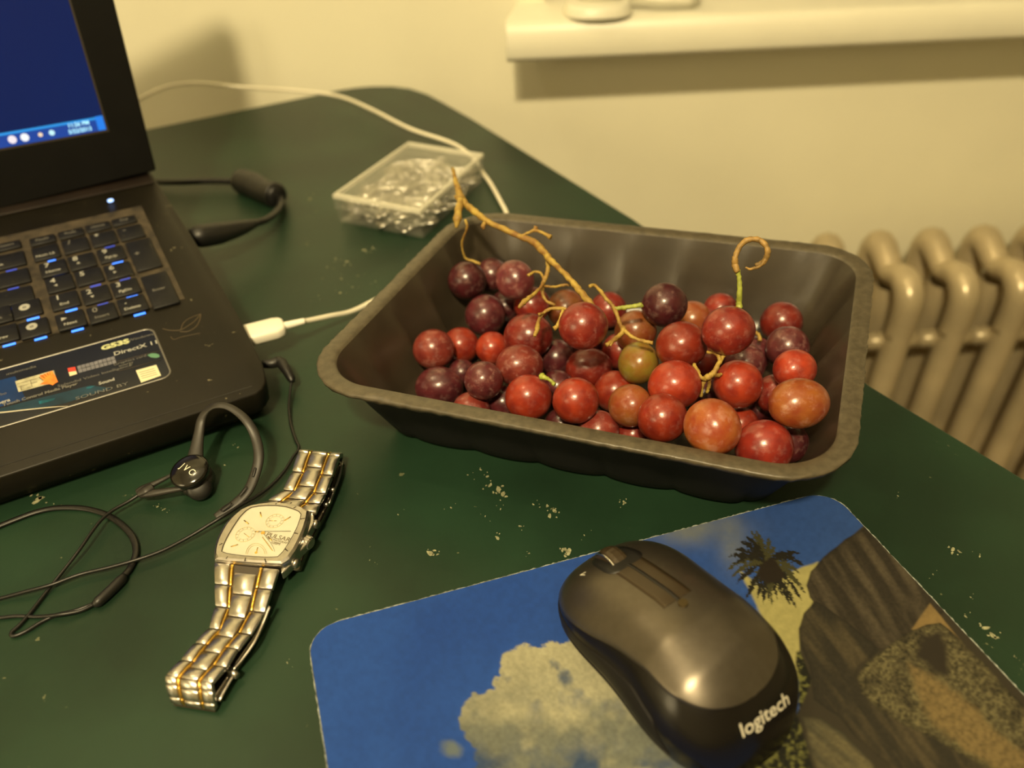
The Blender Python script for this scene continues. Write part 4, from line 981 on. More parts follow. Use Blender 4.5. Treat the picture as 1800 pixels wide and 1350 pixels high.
# ================================================================ COMPUTER MOUSE
mo_f = at(1050, 992, .006); mo_r = at(1352, 1308, .006)
ML = .1030; mc = at(1196, 1178, .0)
mc = np.array([mc[0], mc[1], PT]); ang_m = math.atan2((at(1345, 1255, .018)-at(1095, 985, .025))[1], (at(1345, 1255, .018)-at(1095, 985, .025))[0])
mx_ = np.array([math.cos(ang_m), math.sin(ang_m), 0]); my_ = np.cross([0, 0, 1], mx_)     # mx towards the rear, my to the right hand (far) side
MO = at(1186, 1128, .012); MO = np.array([MO[0]-.0016, MO[1]-.0004, PT+.0004])
def msurf(s, a, off=0.0):
    """s 0..1 front to rear, a -90..90 deg (negative = side nearest the camera)"""
    t = 2*s-1; env = (1-abs(t)**3.5)**(1/2.6) if abs(t) < 1 else 0
    hw = .0345*env*(1-.075*math.exp(-((s-.46)/.20)**2))*(1.0+.03*(s-.5))
    H = np.interp(s, [0, .15, .3, .45, .6, .75, .9, 1.0], [.0235, .0275, .0320, .0362, .0382, .0365, .0305, .0240])
    h = H*(1-abs(t)**5)**(.45) if abs(t) < 1 else 0
    ca, sa = math.cos(R(a)), math.sin(R(a))
    y = hw*math.copysign(abs(sa)**.78, sa); z = h*abs(ca)**.80
    z = z*(1-.0*abs(sa))
    y *= 1-.13*(1-min(1, z/.015)) if z < .015 else 1
    return MO+mx_*(s-.5)*ML+my_*y+np.array([0, 0, z])
def mgrid(f, ns, na):
    V = []; Fc = []
    for i in range(ns+1):
        for j in range(na+1): V.append(f(i/ns, j/na))
    for i in range(ns):
        for j in range(na): Fc.append([i*(na+1)+j, i*(na+1)+j+1, (i+1)*(na+1)+j+1, (i+1)*(na+1)+j])
    return V, Fc
mouse = empty('computer_mouse', MO, 'grey and black wireless computer mouse on the printed pad', 'mouse')
cosr = lambda q: (1-math.cos(math.pi*q))/2
V, Fc = mgrid(lambda i, j: msurf(min(max(cosr(i), .0006), .9994), -90+180*j), 56, 48)
nb0 = len(V); 
V, Fc = outward(V, Fc); 
bot = [msurf(min(max(cosr(i/56), .0006), .9994), -90) for i in range(57)]+[msurf(min(max(cosr(i/56), .0006), .9994), 90) for i in range(56, -1, -1)]
V += bot; Fc.append(list(range(nb0, nb0+len(bot))))
body = mk('body', V, Fc, M['mouse_body'], mouse, smooth=True)
bvm = BVHTree.FromPolygons([Vector(v) for v in V[:nb0]], [f for f in Fc[:-1]])
def mnorm(s, a):
    p = msurf(s, a); q1 = msurf(min(s+.004, .999), a); q2 = msurf(s, min(a+.6, 89.9)); n_ = np.cross(q1-p, q2-p); l = np.linalg.norm(n_)
    if l < 1e-12: return np.array([0, 0, 1.])
    n_ /= l; return n_ if n_[2] >= -0.2 else -n_
def mshell(name, fa0, fa1, s0, s1, off, m, na=20, ns=48, edge=True, smooth=True, par=None):
    """patch of the mouse surface lifted by off, between angles fa0(s) and fa1(s), with a turned-down border"""
    V = []; Fc = []
    for i in range(ns+1):
        s = s0+(s1-s0)*cosr(i/ns); a0, a1 = fa0(s), fa1(s)
        for j in range(-1, na+2):
            jj = min(max(j, 0), na); a = a0+(a1-a0)*jj/na; o = off if 0 <= j <= na else -.0004
            V.append(msurf(s, a)+mnorm(s, a)*o)
    w_ = na+3
    for i in range(ns):
        for j in range(w_-1): Fc.append([i*w_+j, i*w_+j+1, (i+1)*w_+j+1, (i+1)*w_+j])
    n0 = len(V)
    for i, s in ((0, s0), (ns, s1)):
        for j in range(w_):
            V.append(V[i*w_+j]-np.array([0, 0, .0008]))
    for j in range(w_-1):
        Fc.append([j, n0+j, n0+j+1, j+1]); Fc.append([ns*w_+j, ns*w_+j+1, n0+w_+j+1, n0+w_+j])
    return mk(name, V, Fc, m, par or mouse, smooth=smooth)
def topw(s):
    b = np.interp(s, [0, .08, .2, .35, .5, .62, .74, .84, .90], [62, 64, 63, 58, 50, 45, 44, 42, 36])
    e = max(0, (s-.60)/(.885-.60)); return float(b*math.sqrt(max(1-e**3.2, 0.0004)))
mshell('top_shell', lambda s: -topw(s), lambda s: topw(s), .012, .885, .00045, M['mouse_top'], na=36, ns=64)
# matte grip on the flank
for sg in (-1, 1):
    gl = lambda s: sg*86.5
    gu = lambda s: sg*float(np.interp(s, [.05, .15, .3, .45, .6, .72, .80], [70, 71, 70, 66, 62, 66, 84]))
    mshell('side_grip', gl, gu, .05, .80, .00025, M['mouse_grip'], na=12)
# centre channel, slot, wheel, button light
mshell('center_strip', lambda s: -8.0, lambda s: 8.0, .05, .50, .00065, M['mouse_strip'], na=6, ns=24)
mshell('slot', lambda s: -.45, lambda s: .45, .235, .520, .00085, M['black'], na=2, ns=20)
p = msurf(.525, 0); nrm = mnorm(.525, 0); V, Fc = disc(p+nrm*.0011, nrm, mx_, .0019, None, 24, .0006); mk('round_button', V, Fc, mat('button_film', (.07, .05, .02), .35, metal=.5), mouse)
wcn = msurf(.165, 0)-np.array([0, 0, .0070])
V = []; Fc = []; ns = 44
prof2 = [(-.0042, .0070), (-.0040, .0086), (-.0030, .0096), (-.0014, .0101), (.0014, .0101), (.0030, .0096), (.0040, .0086), (.0042, .0070)]
for y_, r_ in prof2:
    for k in range(ns):
        t = 2*math.pi*k/ns; rr_ = r_*(.985 if (k % 2 and r_ > .01) else 1); V.append(wcn+my_*y_+mx_*rr_*math.cos(t)+np.array([0, 0, rr_*math.sin(t)]))
for j in range(len(prof2)-1):
    for k in range(ns): Fc.append([j*ns+k, j*ns+(k+1) % ns, (j+1)*ns+(k+1) % ns, (j+1)*ns+k])
Fc.append(list(range(ns))); Fc.append([(len(prof2)-1)*ns+k for k in range(ns)])
V, Fc = outward(V, Fc); whl = mk('scroll_wheel', V, Fc, M['mouse_strip'], mouse)
arc = [wcn-my_*.0040+mx_*.0094*math.cos(t)+np.array([0, 0, .0094*math.sin(t)]) for t in np.linspace(.6, math.pi-.5, 24)]
tube('wheel_ring', arc, .0005, M['chrome'], whl, 6, n=2)
p0, p1 = .075, .245
mshell('wheel_well', lambda s: -12*math.sqrt(max(.02, 1-((s-.165)/.085)**4)), lambda s: 12*math.sqrt(max(.02, 1-((s-.165)/.085)**4)), p0+.01, p1, .00075, M['black'], na=6, ns=20)
# small mark beside the wheel, maker's lettering on the rear
tm = msurf(.13, -24)
V, Fc = textv('<', .0042, tm, mx_*.75+my_*.65, np.cross(np.array([0, 0, 1.]), mx_*.75+my_*.65), surf=bvm, lift=.0006, bold=.0001); mk('arrow_mark', V, Fc, M['logo'], mouse)
ps_ = onp(1345, 1255, msurf(.93, 0), np.array([0, 0, 1.]))
tdir = at(1385, 1232, .016)-at(1308, 1284, .016); tdir /= np.linalg.norm(tdir)
tN = np.array([*(mx_[:2]*.62), .78]); tN -= tdir*(tN@tdir); tN /= np.linalg.norm(tN); tU = np.cross(tN, tdir)
tc_ = onp(1347, 1254, msurf(.95, 0)*1.0, tN)
hit = bvm.ray_cast(Vector(CAMP), Vector(ray(1347, 1256)).normalized())
if hit[0]: tc_ = np.array(hit[0])
V, Fc = textv('logitech', .0072, tc_, tdir, tU, surf=bvm, lift=.0002, xs=1.08, bold=.0001); mk('lettering', V, Fc, M['logo'], mouse)

# ================================================================ PAPER CLIP BOX
bz = .0245
q4 = [at(584, 342, bz), at(739, 371, bz), at(850, 270, bz), at(718, 249, bz)]
bxc = sum(q4)/4
pb = empty('clip_box', (bxc[0], bxc[1], 0), 'clear plastic box with frosted lid behind the grape tray', 'box')
def sc(p, a, z): v = p-bxc; L0 = np.linalg.norm(v[:2]); return np.array([p[0]-v[0]/L0*a, p[1]-v[1]/L0*a, z])
bt_ = [sc(p, .002, .0008) for p in q4]
def wallring(name, outer, th, z0, z1, m, bottom=False):
    inn = [sc(p, th*1.4, 0) for p in outer]; n = 4
    V = [np.array([*p[:2], z0]) for p in outer]+[np.array([*p[:2], z1]) for p in outer]+[np.array([*p[:2], z1]) for p in inn]+[np.array([*p[:2], z0+(.0012 if bottom else 0)]) for p in inn]
    Fc = []
    for k in range(3):
        for i in range(4): Fc.append([k*4+i, k*4+(i+1) % 4, (k+1)*4+(i+1) % 4, (k+1)*4+i])
    if bottom: Fc += [[0, 3, 2, 1], [12, 13, 14, 15]]
    else:
        for i in range(4): Fc.append([12+i, 12+(i+1) % 4, (i+1) % 4, i])
    V, Fc = outward(V, Fc); return mk(name, V, Fc, m, pb)
wallring('tray', bt_, .0012, .0008, .0170, M['clear'], True)
wallring('lid_rim', q4, .0030, .0215, .0245, M['clear_edge'])
wallring('lid_skirt', q4, .0010, .0120, .0215, M['clear'])
inn = [sc(p, .0045, 0) for p in q4]
prism('lid_top', [np.array([*p[:2], .0240]) for p in inn], [np.array([*p[:2], .0230]) for p in inn], M['clear'], pb)
# paper clips heaped inside
def clip_mesh():
    pts = [(.006, -.0018), (.026, -.0018), (.0285, 0), (.026, .0028), (.004, .0028), (.0005, 0), (.004, -.0036), (.028, -.0036), (.0315, -.0005), (.028, .0042), (.010, .0042)]
    V, Fc = tubev([(x-.016, y, 0) for x, y in pts], .00065, 5, n=2); me = bpy.data.meshes.new('paper_clip'); me.from_pydata([tuple(v) for v in V], [], Fc); me.update(); me.materials.append(M['clip'])
    for p in me.polygons: p.use_smooth = True
    return me
cme = clip_mesh(); ux_ = (q4[1]-q4[0]); uy_ = (q4[3]-q4[0])
for k in range(170):
    o = link('paper_clip', cme)
    a, b = rng.uniform(.15, .85), rng.uniform(.13, .87)
    if k % 3 == 0: a = rng.choice((.16, .84)) if k % 2 else a; b = b if k % 2 else .12
    p = q4[0]+ux_*a+uy_*b
    lv_ = k/170
    o.location = (p[0], p[1], .0036+lv_*.0140); o.rotation_euler = (rng.uniform(-.25, .25), rng.uniform(-.12, .12), rng.uniform(0, 6.28))
    tag(o, 'small silver wire paper clip heaped inside the clear plastic box', 'paper clip', 'paper clips in the clear box')

# ================================================================ GRAPE TRAY
TH_ = .052
Q = [at(508, 672, TH_), at(1502, 865, TH_), at(1541, 439, TH_), at(814, 366, TH_)]      # outer rim corners: near left, near right, far right, far left
tc3 = sum(Q)/4
tray = empty('grape_tray', (tc3[0], tc3[1], 0), 'deep black plastic produce tray with ribbed sides and flat rim', 'tray')
def bil(u, v): return Q[0]*(1-u)*(1-v)+Q[1]*u*(1-v)+Q[2]*u*v+Q[3]*(1-u)*v
TW, TD = (np.linalg.norm(Q[1]-Q[0])+np.linalg.norm(Q[2]-Q[3]))/2, (np.linalg.norm(Q[2]-Q[1])+np.linalg.norm(Q[3]-Q[0]))/2
NP = 288
def per(inset_, rad_):
    """rounded rectangle perimeter points in tray plan (m), with arc parameter; inset_ from the outer rim"""
    x0, x1, y0, y1 = inset_, TW-inset_, inset_, TD-inset_; r = rad_
    segs = []
    cs = [(x1-r, y0+r, -90), (x1-r, y1-r, 0), (x0+r, y1-r, 90), (x0+r, y0+r, 180)]
    pts = []
    nc = 16; nl = (NP-4*nc)//4
    for i in range(4):
        cx_, cy_, a0 = cs[i]
        for k in range(nc): a = R(a0+90*k/nc); pts.append((cx_+r*math.cos(a), cy_+r*math.sin(a), math.cos(a), math.sin(a)))
        a = R(a0+90); ex0, ey0 = cx_+r*math.cos(a), cy_+r*math.sin(a)
        nx_, ny_, na0 = cs[(i+1) % 4]; a2_ = R(na0); ex1, ey1 = nx_+r*math.cos(a2_), ny_+r*math.sin(a2_)
        for k in range(nl): t = k/nl; pts.append((ex0+(ex1-ex0)*t, ey0+(ey1-ey0)*t, math.cos(a), math.sin(a)))
    return pts
def ringpts(inset_, rad_, z, flute=0.0, ph=0.0):
    out = []
    for i, (x, y, nx_, ny_) in enumerate(per(inset_, rad_)):
        if flute:
            s = x if abs(ny_) > .7 else y; Ls_ = TW if abs(ny_) > .7 else TD
            if abs(nx_*ny_) < .02 or True:
                g_ = abs(math.sin(math.pi*(s-.012)/.0345))**.55; x -= nx_*flute*(1-g_); y -= ny_*flute*(1-g_)
        p = bil(x/TW, y/TD); out.append(np.array([p[0], p[1], z]))
    return out
rc_ = .034
inner = [ringpts(.0004, rc_, TH_-.0030), ringpts(.0, rc_, TH_-.0004), ringpts(.0006, rc_, TH_), ringpts(.0078, rc_-.006, TH_), ringpts(.0092, rc_-.008, TH_-.0012),
         ringpts(.0125, rc_-.009, TH_-.009, .0016), ringpts(.0180, rc_-.010, .028, .0030), ringpts(.0255, rc_-.012, .010, .0030), ringpts(.0290, rc_-.014, .0042, .0030), ringpts(.034, rc_-.016, .0026, .001), ringpts(.060, .012, .0022)]
outer = [ringpts(.0040, rc_-.003, TH_-.0030), ringpts(.0070, rc_-.005, TH_-.0020), ringpts(.0112, rc_-.008, TH_-.010, .0006), ringpts(.0166, rc_-.009, .028, .0018), ringpts(.0240, rc_-.011, .010, .0030), ringpts(.0272, rc_-.013, .0030, .0030), ringpts(.0300, rc_-.014, .0006, .0030), ringpts(.060, .012, .0006)]
def rings(R_):
    V = [p for r in R_ for p in r]; n = NP; Fc = []
    for k in range(len(R_)-1):
        for i in range(n): Fc.append([k*n+i, k*n+(i+1) % n, (k+1)*n+(i+1) % n, (k+1)*n+i])
    return V, Fc
n = len(inner[0]); NP = n
V, Fc = rings(inner[4:]); k = len(inner[4:]); Fc.append([(k-1)*n+i for i in range(n)]); mk('inner_wall', V, Fc, M['tray'], tray, smooth=True)
rimr = [[p+np.array([rng.uniform(-.00035, .00035), rng.uniform(-.00035, .00035), rng.uniform(-.0003, .0003) if ri < 2 else 0]) for p in r] if ri in (0, 1) else r for ri, r in enumerate(inner[:5])]
V, Fc = rings([outer[0]]+rimr); mk('rim', V, Fc, M['rim'], tray, smooth=True)
V, Fc = rings([outer[0]]+outer[1:]); k = len(outer); Fc.append([(k-1)*n+i for i in range(n)]); V, Fc = V, Fc; mk('outer_wall', V, Fc, M['tray_out'], tray, smooth=True)

# ================================================================ GRAPES
PIX = {'a1': (821, 493), 'a2': (865, 483), 'a3': (905, 492), 'a4': (853, 554), 'a5': (935, 536)}
GR = [
('a1',-25.5,424.6,35.0,11.6),
('a2',-10.5,450.3,23.2,10.7),
('a3',3.8,408.5,43.9,11.5),
('a4',-14.7,403.5,23.0,12.2),
('a5',13.9,413.6,22.6,11.2),
('a6',-1.9,425.0,14.2,10.8),
('a7',10.2,368.2,31.5,13.2),
('a8',4.3,342.7,29.8,12.0),
('a9',-10.9,378.7,16.1,9.7),
('a10',-29.6,385.2,14.3,10.8),
('a11',-44.1,369.4,23.5,11.4),
('a12',-40.3,344.7,15.6,12.0),
('a13',-14.8,328.0,32.1,10.1),
('a14',-28.5,362.5,11.3,7.8),
('a15',-22.4,324.6,14.1,10.3),
('a16',8.3,320.3,25.8,12.0),
('a17',31.4,304.7,35.7,11.2),
('a18',43.5,355.3,16.5,12.2),
('a19',55.7,336.3,14.9,11.2),
('a20',58.6,303.1,32.5,11.1),
('a21',67.7,338.0,32.4,10.9),
('a22',37.2,334.4,60.1,12.1),
('a23',35.4,418.5,15.6,12.1),
('a24',61.6,416.4,15.1,11.4),
('a25',70.1,365.9,33.7,11.5),
('a26',63.6,373.6,14.2,10.6),
('a27',26.1,368.9,14.3,10.8),
('a28',25.1,343.5,13.6,9.4),
('a29',25.4,311.9,13.0,9.5),
('a30',43.0,300.4,18.9,10.4),
('a31',61.3,302.7,12.8,9.4),
('a32',-5.0,332.4,12.8,9.3),
('b1',84.4,364.2,51.6,12.1),
('b2',109.6,395.9,19.1,11.6),
('b3',128.7,405.9,18.7,10.4),
('b4',106.8,319.4,64.7,12.3),
('b5',162.0,391.9,18.0,12.2),
('b6',154.0,356.5,25.5,11.7),
('b7',138.3,306.0,49.6,10.3),
('b8',128.6,272.1,56.7,12.3),
('b9',87.9,331.8,47.6,12.6),
('b10',110.2,361.9,14.2,10.7),
('b11',80.2,305.5,42.7,12.6),
('b12',70.6,283.9,40.4,11.7),
('b13',87.4,260.6,54.5,12.5),
('b14',113.1,309.9,38.4,12.0),
('b15',129.7,350.7,19.4,11.4),
('b16',140.8,367.7,13.5,9.9),
('b17',133.3,310.0,30.9,9.8),
('b18',131.1,319.2,13.7,10.2),
('b19',116.7,306.2,14.2,9.7),
('b20',112.5,260.6,41.0,12.3),
('b21',129.4,275.2,29.9,9.7),
('a33',45.0,383.0,13.0,9.6),
('b22',102.9,331.3,14.0,10.5),
]
INFO = {  # material, stretch, yaw, label
'a1': ('purple', 1.02, 0, 'dark red grape farthest left in the back, under the thin drooping stem'),
'a2': ('dusky', 1.0, 0, 'purplish grape tucked behind the two back left grapes'),
'a3': ('dusky', 1.05, 40, 'pale-bloomed purple grape right of the thin drooping stem, against the back wall'),
'a4': ('purple', 1.0, 0, 'dark glossy grape just in front of the back left cluster'),
'a5': ('red', 1.0, 0, 'red grape partly under the dry branching stem, behind the shiny one'),
'a6': ('purple', 1.0, 0, 'deep shaded grape below the pale-bloomed purple grape'),
'a7': ('red', 1.06, 20, 'large red grape under the pointed tips of the dry stem'),
'a8': ('rose', 1.08, -10, 'pink-red oval grape with a bright glint, left of centre'),
'a9': ('bright', 1.0, 0, 'small orange-red grape squeezed left of the pink-red oval grape'),
'a10': ('bright', 1.0, 0, 'red grape behind and right of the far left rose grape'),
'a11': ('rose', 1.03, 0, 'rose grape at the far left edge of the pile'),
'a12': ('purple', 1.12, 5, 'dark purple oval grape nearest the left front corner of the tray'),
'a13': ('dusky', 1.0, 0, 'dark purple grape with a matte bloom patch, right of the left corner grape'),
'a14': ('purple', 1.0, 0, 'tiny dark grape in the gap between the two left purple grapes'),
'a15': ('rose', 1.0, 0, 'grape at left front half hidden by the tray rim'),
'a16': ('bright', 1.02, 0, 'bright orange-red grape beside the short green stub'),
'a17': ('bright', 1.03, 0, 'round red grape with pinkish left side at centre front'),
'a18': ('red', 1.10, -10, 'dark red oval grape with a sharp glint in the middle'),
'a19': ('bright', 1.0, 0, 'orange-red grape left of the olive-brown grape at centre'),
'a20': ('brown', 1.06, 60, 'olive-brown translucent grape at centre front'),
'a21': ('green', 1.05, 80, 'single green grape in the centre of the tray'),
'a22': ('red', 1.03, 0, 'large red grape below the broken end of the main stem'),
'a23': ('brown', 1.0, 0, 'brownish grape behind the large red grape, against the back wall'),
'a24': ('red', 1.0, 0, 'red grape right of the broken end of the main stem'),
'a25': ('brown', 1.0, 0, 'brown-red grape under the forked right tip of the dry stem'),
'a26': ('red', 1.0, 0, 'shaded grape just left of the green grape'),
'a27': ('purple', 1.0, 0, 'deep shaded grape in the dark hollow at centre'),
'a28': ('purple', 1.0, 0, 'deep dark grape under the short green stub'),
'a29': ('purple', 1.0, 0, 'dark grape at the bottom between the two front red grapes'),
'a30': ('rose', 1.0, 0, 'dull rose grape at centre front half hidden by the rim'),
'a31': ('red', 1.0, 0, 'red grape below the olive-brown grape, low behind the rim'),
'a32': ('purple', 1.0, 0, 'dark grape low behind the bright orange-red one at left front'),
'b1': ('purple', 1.02, 0, 'very dark purple grape alone at the back centre'),
'b2': ('brown', 1.0, 0, 'brownish flat-looking grape behind, right of the dark back grape'),
'b3': ('red', 1.0, 0, 'grape at the back just left of the curled stem'),
'b4': ('red', 1.04, 0, 'large dark orange-red grape carrying the curled stem'),
'b5': ('red', 1.0, 0, 'topmost dark red grape of the right back column'),
'b6': ('dusky', 1.0, 0, 'dusky grape second from the back in the right column'),
'b7': ('bright', 1.08, -30, 'bright red oval grape above the large orange grape at right'),
'b8': ('orange', 1.14, -15, 'large orange grape with a dusty speckled side at the far right'),
'b9': ('bright', 1.04, 0, 'glossy bright red grape at centre right, left of the curled stem grape'),
'b10': ('red', 1.0, 0, 'shaded red grape left of the small yellow stem fork'),
'b11': ('bright', 1.04, 0, 'rosy red grape left of the small yellow stem fork'),
'b12': ('bright', 1.0, 0, 'red grape with rough scratched lower side at centre front'),
'b13': ('orange', 1.05, 70, 'large orange-amber grape at the front by the rim'),
'b14': ('bright', 1.02, 0, 'glossy red grape right of the small yellow stem fork'),
'b15': ('dusky', 1.0, 0, 'dusky grape behind the glossy red one, below the curled stem grape'),
'b16': ('purple', 1.0, 0, 'purple grape in the gap left of the right column'),
'b17': ('red', 1.0, 0, 'red grape partly behind the large speckled orange grape'),
'b18': ('purple', 1.0, 0, 'dark grape in the hollow left of the speckled orange grape'),
'b19': ('bright', 1.0, 0, 'red grape peeking out right of the orange-amber front grape'),
'b20': ('red', 1.04, 0, 'maroon grape with a scuffed top at the front right rim'),
'b21': ('purple', 1.0, 0, 'dark maroon grape right behind the scuffed front right one'),
'b22': ('purple', 1.0, 0, 'dark grape beneath the small yellow stem fork'),
'a33': ('purple', 1.0, 0, 'hidden dark grape below the large red one, deep in the hollow')}
def grape_mesh():
    ns, nr = 32, 20; V = []; Fc = []
    for k in range(nr+1):
        a = math.pi*k/nr
        for i in range(ns):
            t = 2*math.pi*i/ns; r = math.sin(a)
            dz = math.cos(a); dz -= .022*math.exp(-(a/.18)**2)
            V.append((r*math.cos(t)*(1+.012*math.sin(3*t+a*2)), r*math.sin(t), dz))
    for k in range(nr):
        for i in range(ns): Fc.append([k*ns+i, (k+1)*ns+i, (k+1)*ns+(i+1) % ns, k*ns+(i+1) % ns])
    me = bpy.data.meshes.new('grape'); me.from_pydata(V, [], Fc)
    bm = bmesh.new(); bm.from_mesh(me); bmesh.ops.remove_doubles(bm, verts=bm.verts, dist=1e-5); bmesh.ops.recalc_face_normals(bm, faces=bm.faces); bm.to_mesh(me); bm.free()
    for p in me.polygons: p.use_smooth = True
    return me
gme = grape_mesh()
gmeshes = {}
for kx, mt in GM.items():
    q_ = gme.copy(); q_.name = 'grape_'+kx; q_.materials.append(mt); gmeshes[kx] = q_
for nm, x, y, z, r in GR:
    kx, stx, yaw, lab = INFO[nm]
    o = link('grape', gmeshes[kx]); o.location = (x/1000, y/1000, z/1000)
    # long axis of the grape lies roughly across the view when it is stretched
    s = r/1000; o.scale = (s*stx*1.01, s/math.sqrt(stx), s/math.sqrt(stx) if stx > 1.05 else s*rng.uniform(1.0, 1.05))
    o.rotation_euler = (rng.uniform(-.5, .5), rng.uniform(-.5, .5) if stx <= 1.05 else R(-yaw)*.6, R(-yaw))
    tag(o, lab, 'grape', 'red grapes in the black tray')
    if nm == 'b4': B4 = o
me_ = gme

# stems
def stem(name, paths, lab, m=None, par=None):
    ps = []
    for pts, rr in paths:
        P3 = [at(*p) for p in pts]
        C_ = spline(P3, 5); rad_ = np.interp(np.linspace(0, len(P3)-1, len(C_)), range(len(P3)), rr)
        rad_ = [q*rng.uniform(.88, 1.14) for q in rad_]
        C_ = [c+np.array([rng.uniform(-.00018, .00018) for _ in range(3)]) for c in C_]
        ps.append(tubev(C_, list(rad_), 8, smooth=False))
    V, Fc = merge(ps); return mk(name, V, Fc, m or M['stem'], par, smooth=True)
def stub(px, py, z, r):
    c = at(px, py, z); V, Fc = dome(c, np.array([rng.uniform(-1, 1), rng.uniform(-1, 0), 1.]), np.array([1., 0, 0]), r, r*.8, 10, 3, r*.6); return V, Fc
st = empty('grape_twig', at(1040, 538, .060), 'long bare yellow-brown grape stem with dry side twigs lying across the tray', 'stem')
stem('main_stalk', [([(796, 296, .088), (799, 310, .086), (804, 328, .083), (810, 346, .081), (822, 362, .079), (840, 376, .078), (858, 390, .077), (885, 402, .076), (912, 415, .075), (938, 425, .074), (955, 442, .073), (968, 458, .072), (985, 474, .071), (1003, 492, .070), (1020, 512, .069), (1033, 528, .0685), (1046, 541, .068)],
             [.0010, .0013, .0016, .0024, .0021, .0019, .0018, .0017, .0017, .0019, .0021, .0018, .0015, .0016, .0018, .0020, .0011]),
            ([(811, 350, .081), (806, 368, .079), (804, 385, .076), (802, 400, .072)], [.0021, .0023, .0026, .0009]),
            ([(800, 345, .081), (808, 352, .081), (812, 358, .080)], [.001, .0016, .001])], None, par=st)
stem('twig', [([(852, 392, .077), (849, 398, .076), (851, 401, .075)], [.0011, .0013, .0010]), ([(818, 385, .078), (821, 398, .074), (817, 412, .068), (812, 425, .062), (813, 440, .056), (819, 454, .050), (833, 459, .048), (844, 464, .047)],
              [.0007, .0008, .0007, .0007, .0006, .0007, .0009, .0009])], None, par=st)
stem('twig', [([(912, 416, .075), (925, 411, .077), (940, 405, .078), (955, 410, .078), (968, 417, .077)], [.0007, .0008, .0010, .0009, .0014]), ([(940, 406, .078), (942, 398, .080)], [.0008, .0012])], None, par=st)
stem('twig', [([(957, 445, .073), (963, 462, .068), (962, 480, .063), (956, 495, .060), (953, 512, .056), (960, 528, .053), (975, 536, .052)], [.0012, .0013, .0013, .0013, .0011, .0009, .0008]),
              ([(956, 496, .061), (948, 508, .060), (935, 520, .060), (922, 530, .060), (912, 541, .059)], [.0009, .0008, .0010, .0016, .0008]),
              ([(957, 492, .061), (950, 480, .062), (940, 478, .062), (928, 484, .062)], [.0008, .0007, .0007, .0009]),
              ([(957, 503, .060), (975, 504, .062), (990, 501, .064), (1002, 501, .064)], [.0007, .0007, .0008, .0006])], None, M['stem'], par=st)
stem('twig', [([(1030, 522, .069), (1027, 533, .066), (1015, 543, .065), (1000, 545, .064), (985, 542, .063), (968, 543, .062), (955, 550, .060), (947, 562, .058), (944, 578, .056), (940, 590, .055)], [.0009, .0008, .0008, .0009, .0009, .0009, .0009, .0009, .0013, .0008]),
              ([(990, 544, .064), (985, 558, .062), (980, 572, .060), (974, 578, .059)], [.0007, .0007, .0009, .0013]), ([(955, 551, .060), (946, 553, .061)], [.0006, .0009])], None, par=st)
stem('twig', [([(1036, 503, .069), (1046, 502, .068), (1056, 512, .067), (1066, 526, .065), (1077, 538, .062), (1084, 552, .060), (1090, 570, .057), (1096, 580, .056), (1088, 591, .055), (1078, 598, .055), (1072, 608, .054)], [.0010, .0009, .0010, .0010, .0011, .0011, .0010, .0014, .0011, .0012, .0007]),
              ([(1078, 598, .055), (1066, 606, .055)], [.0009, .0011]), ([(1097, 580, .056), (1108, 590, .055), (1122, 597, .054), (1138, 601, .053), (1147, 603, .053)], [.0011, .0009, .0009, .0010, .0010])], None, par=st)
stem('green_twig', [([(1080, 543, .061), (1093, 541, .062), (1108, 539, .063), (1122, 537, .064), (1128, 536, .064)], [.0011, .0012, .0012, .0012, .0014])], None, M['stem_green'], par=st)
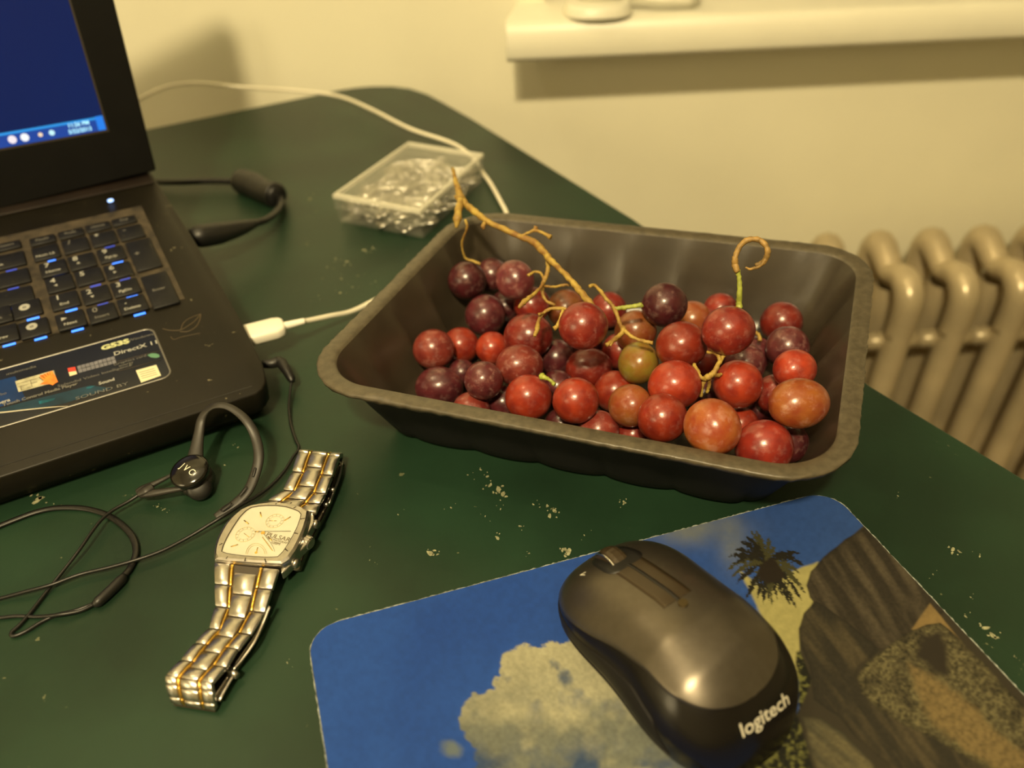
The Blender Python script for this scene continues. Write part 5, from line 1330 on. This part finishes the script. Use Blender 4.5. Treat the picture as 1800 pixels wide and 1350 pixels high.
# curled stem standing on its grape
cs1 = stem('stem', [([(1299, 542, .070), (1299, 530, .073), (1300, 510, .079), (1299, 490, .084), (1297, 475, .088)], [.0018, .0015, .0013, .0012, .0012])], None, M['stem_green'])
cs2 = stem('stem_tip', [([(1297, 478, .088), (1292, 464, .091), (1293, 450, .095), (1300, 434, .098), (1312, 423, .101), (1327, 420, .102), (1341, 426, .101), (1349, 440, .098), (1347, 454, .094), (1339, 463, .091), (1327, 466, .090)], [.0013, .0016, .0013, .0013, .0014, .0012, .0013, .0013, .0014, .0014, .0008]),
                  ([(1346, 455, .094), (1335, 468, .090), (1320, 473, .089), (1310, 470, .090)], [.0009, .0008, .0007, .0004])], None, mat('dry_stem', (.25, .15, .04), .6, noise=.4, nscale=250, bump=.5, bscale=800, dist=.0003))
bpy.context.view_layer.update()
for o_, lb in ((cs1, 'green foot of the curled stem'), (cs2, 'dry brown curled end of the stem')):
    o_.parent = B4; o_.matrix_parent_inverse = B4.matrix_world.inverted(); o_['label'] = lb
# small yellow fork between red grapes
sf = empty('grape_twig', at(1240, 665, .045), 'small yellow-green stem fork between red grapes at centre right', 'stem')
stem('twig', [([(1285, 612, .056), (1277, 619, .055), (1268, 631, .053), (1260, 645, .051), (1254, 656, .049), (1246, 662, .048), (1238, 668, .046), (1234, 680, .043), (1232, 697, .038)], [.0016, .0011, .0012, .0012, .0014, .0016, .0013, .0009, .0010]),
              ([(1243, 619, .053), (1255, 620, .054), (1264, 627, .054), (1265, 637, .052)], [.0009, .0009, .0010, .0011]), ([(1220, 640, .050), (1225, 650, .050), (1232, 663, .049), (1240, 667, .047)], [.0009, .0011, .0009, .0011]),
              ([(1250, 658, .049), (1262, 660, .047), (1268, 657, .047)], [.0011, .0010, .0008]), ([(1247, 664, .047), (1246, 678, .042), (1243, 690, .038)], [.0010, .0009, .0008])], None, par=sf)
sg_ = stem('grape_twig', [([(951, 661, .040), (958, 664, .040), (966, 668, .039), (975, 676, .038)], [.0018, .0011, .0009, .0010])], None, M['stem_green'])
tag(sg_, 'short green stem stub beside the bright orange-red grape at left front', 'stem')
sb_ = stem('grape_twig', [([(1326, 584, .030), (1334, 589, .030), (1336, 600, .028)], [.0012, .0010, .0012])], None, M['stem'])
tag(sb_, 'tiny brown stem bit between the curled stem grape and right column', 'stem')
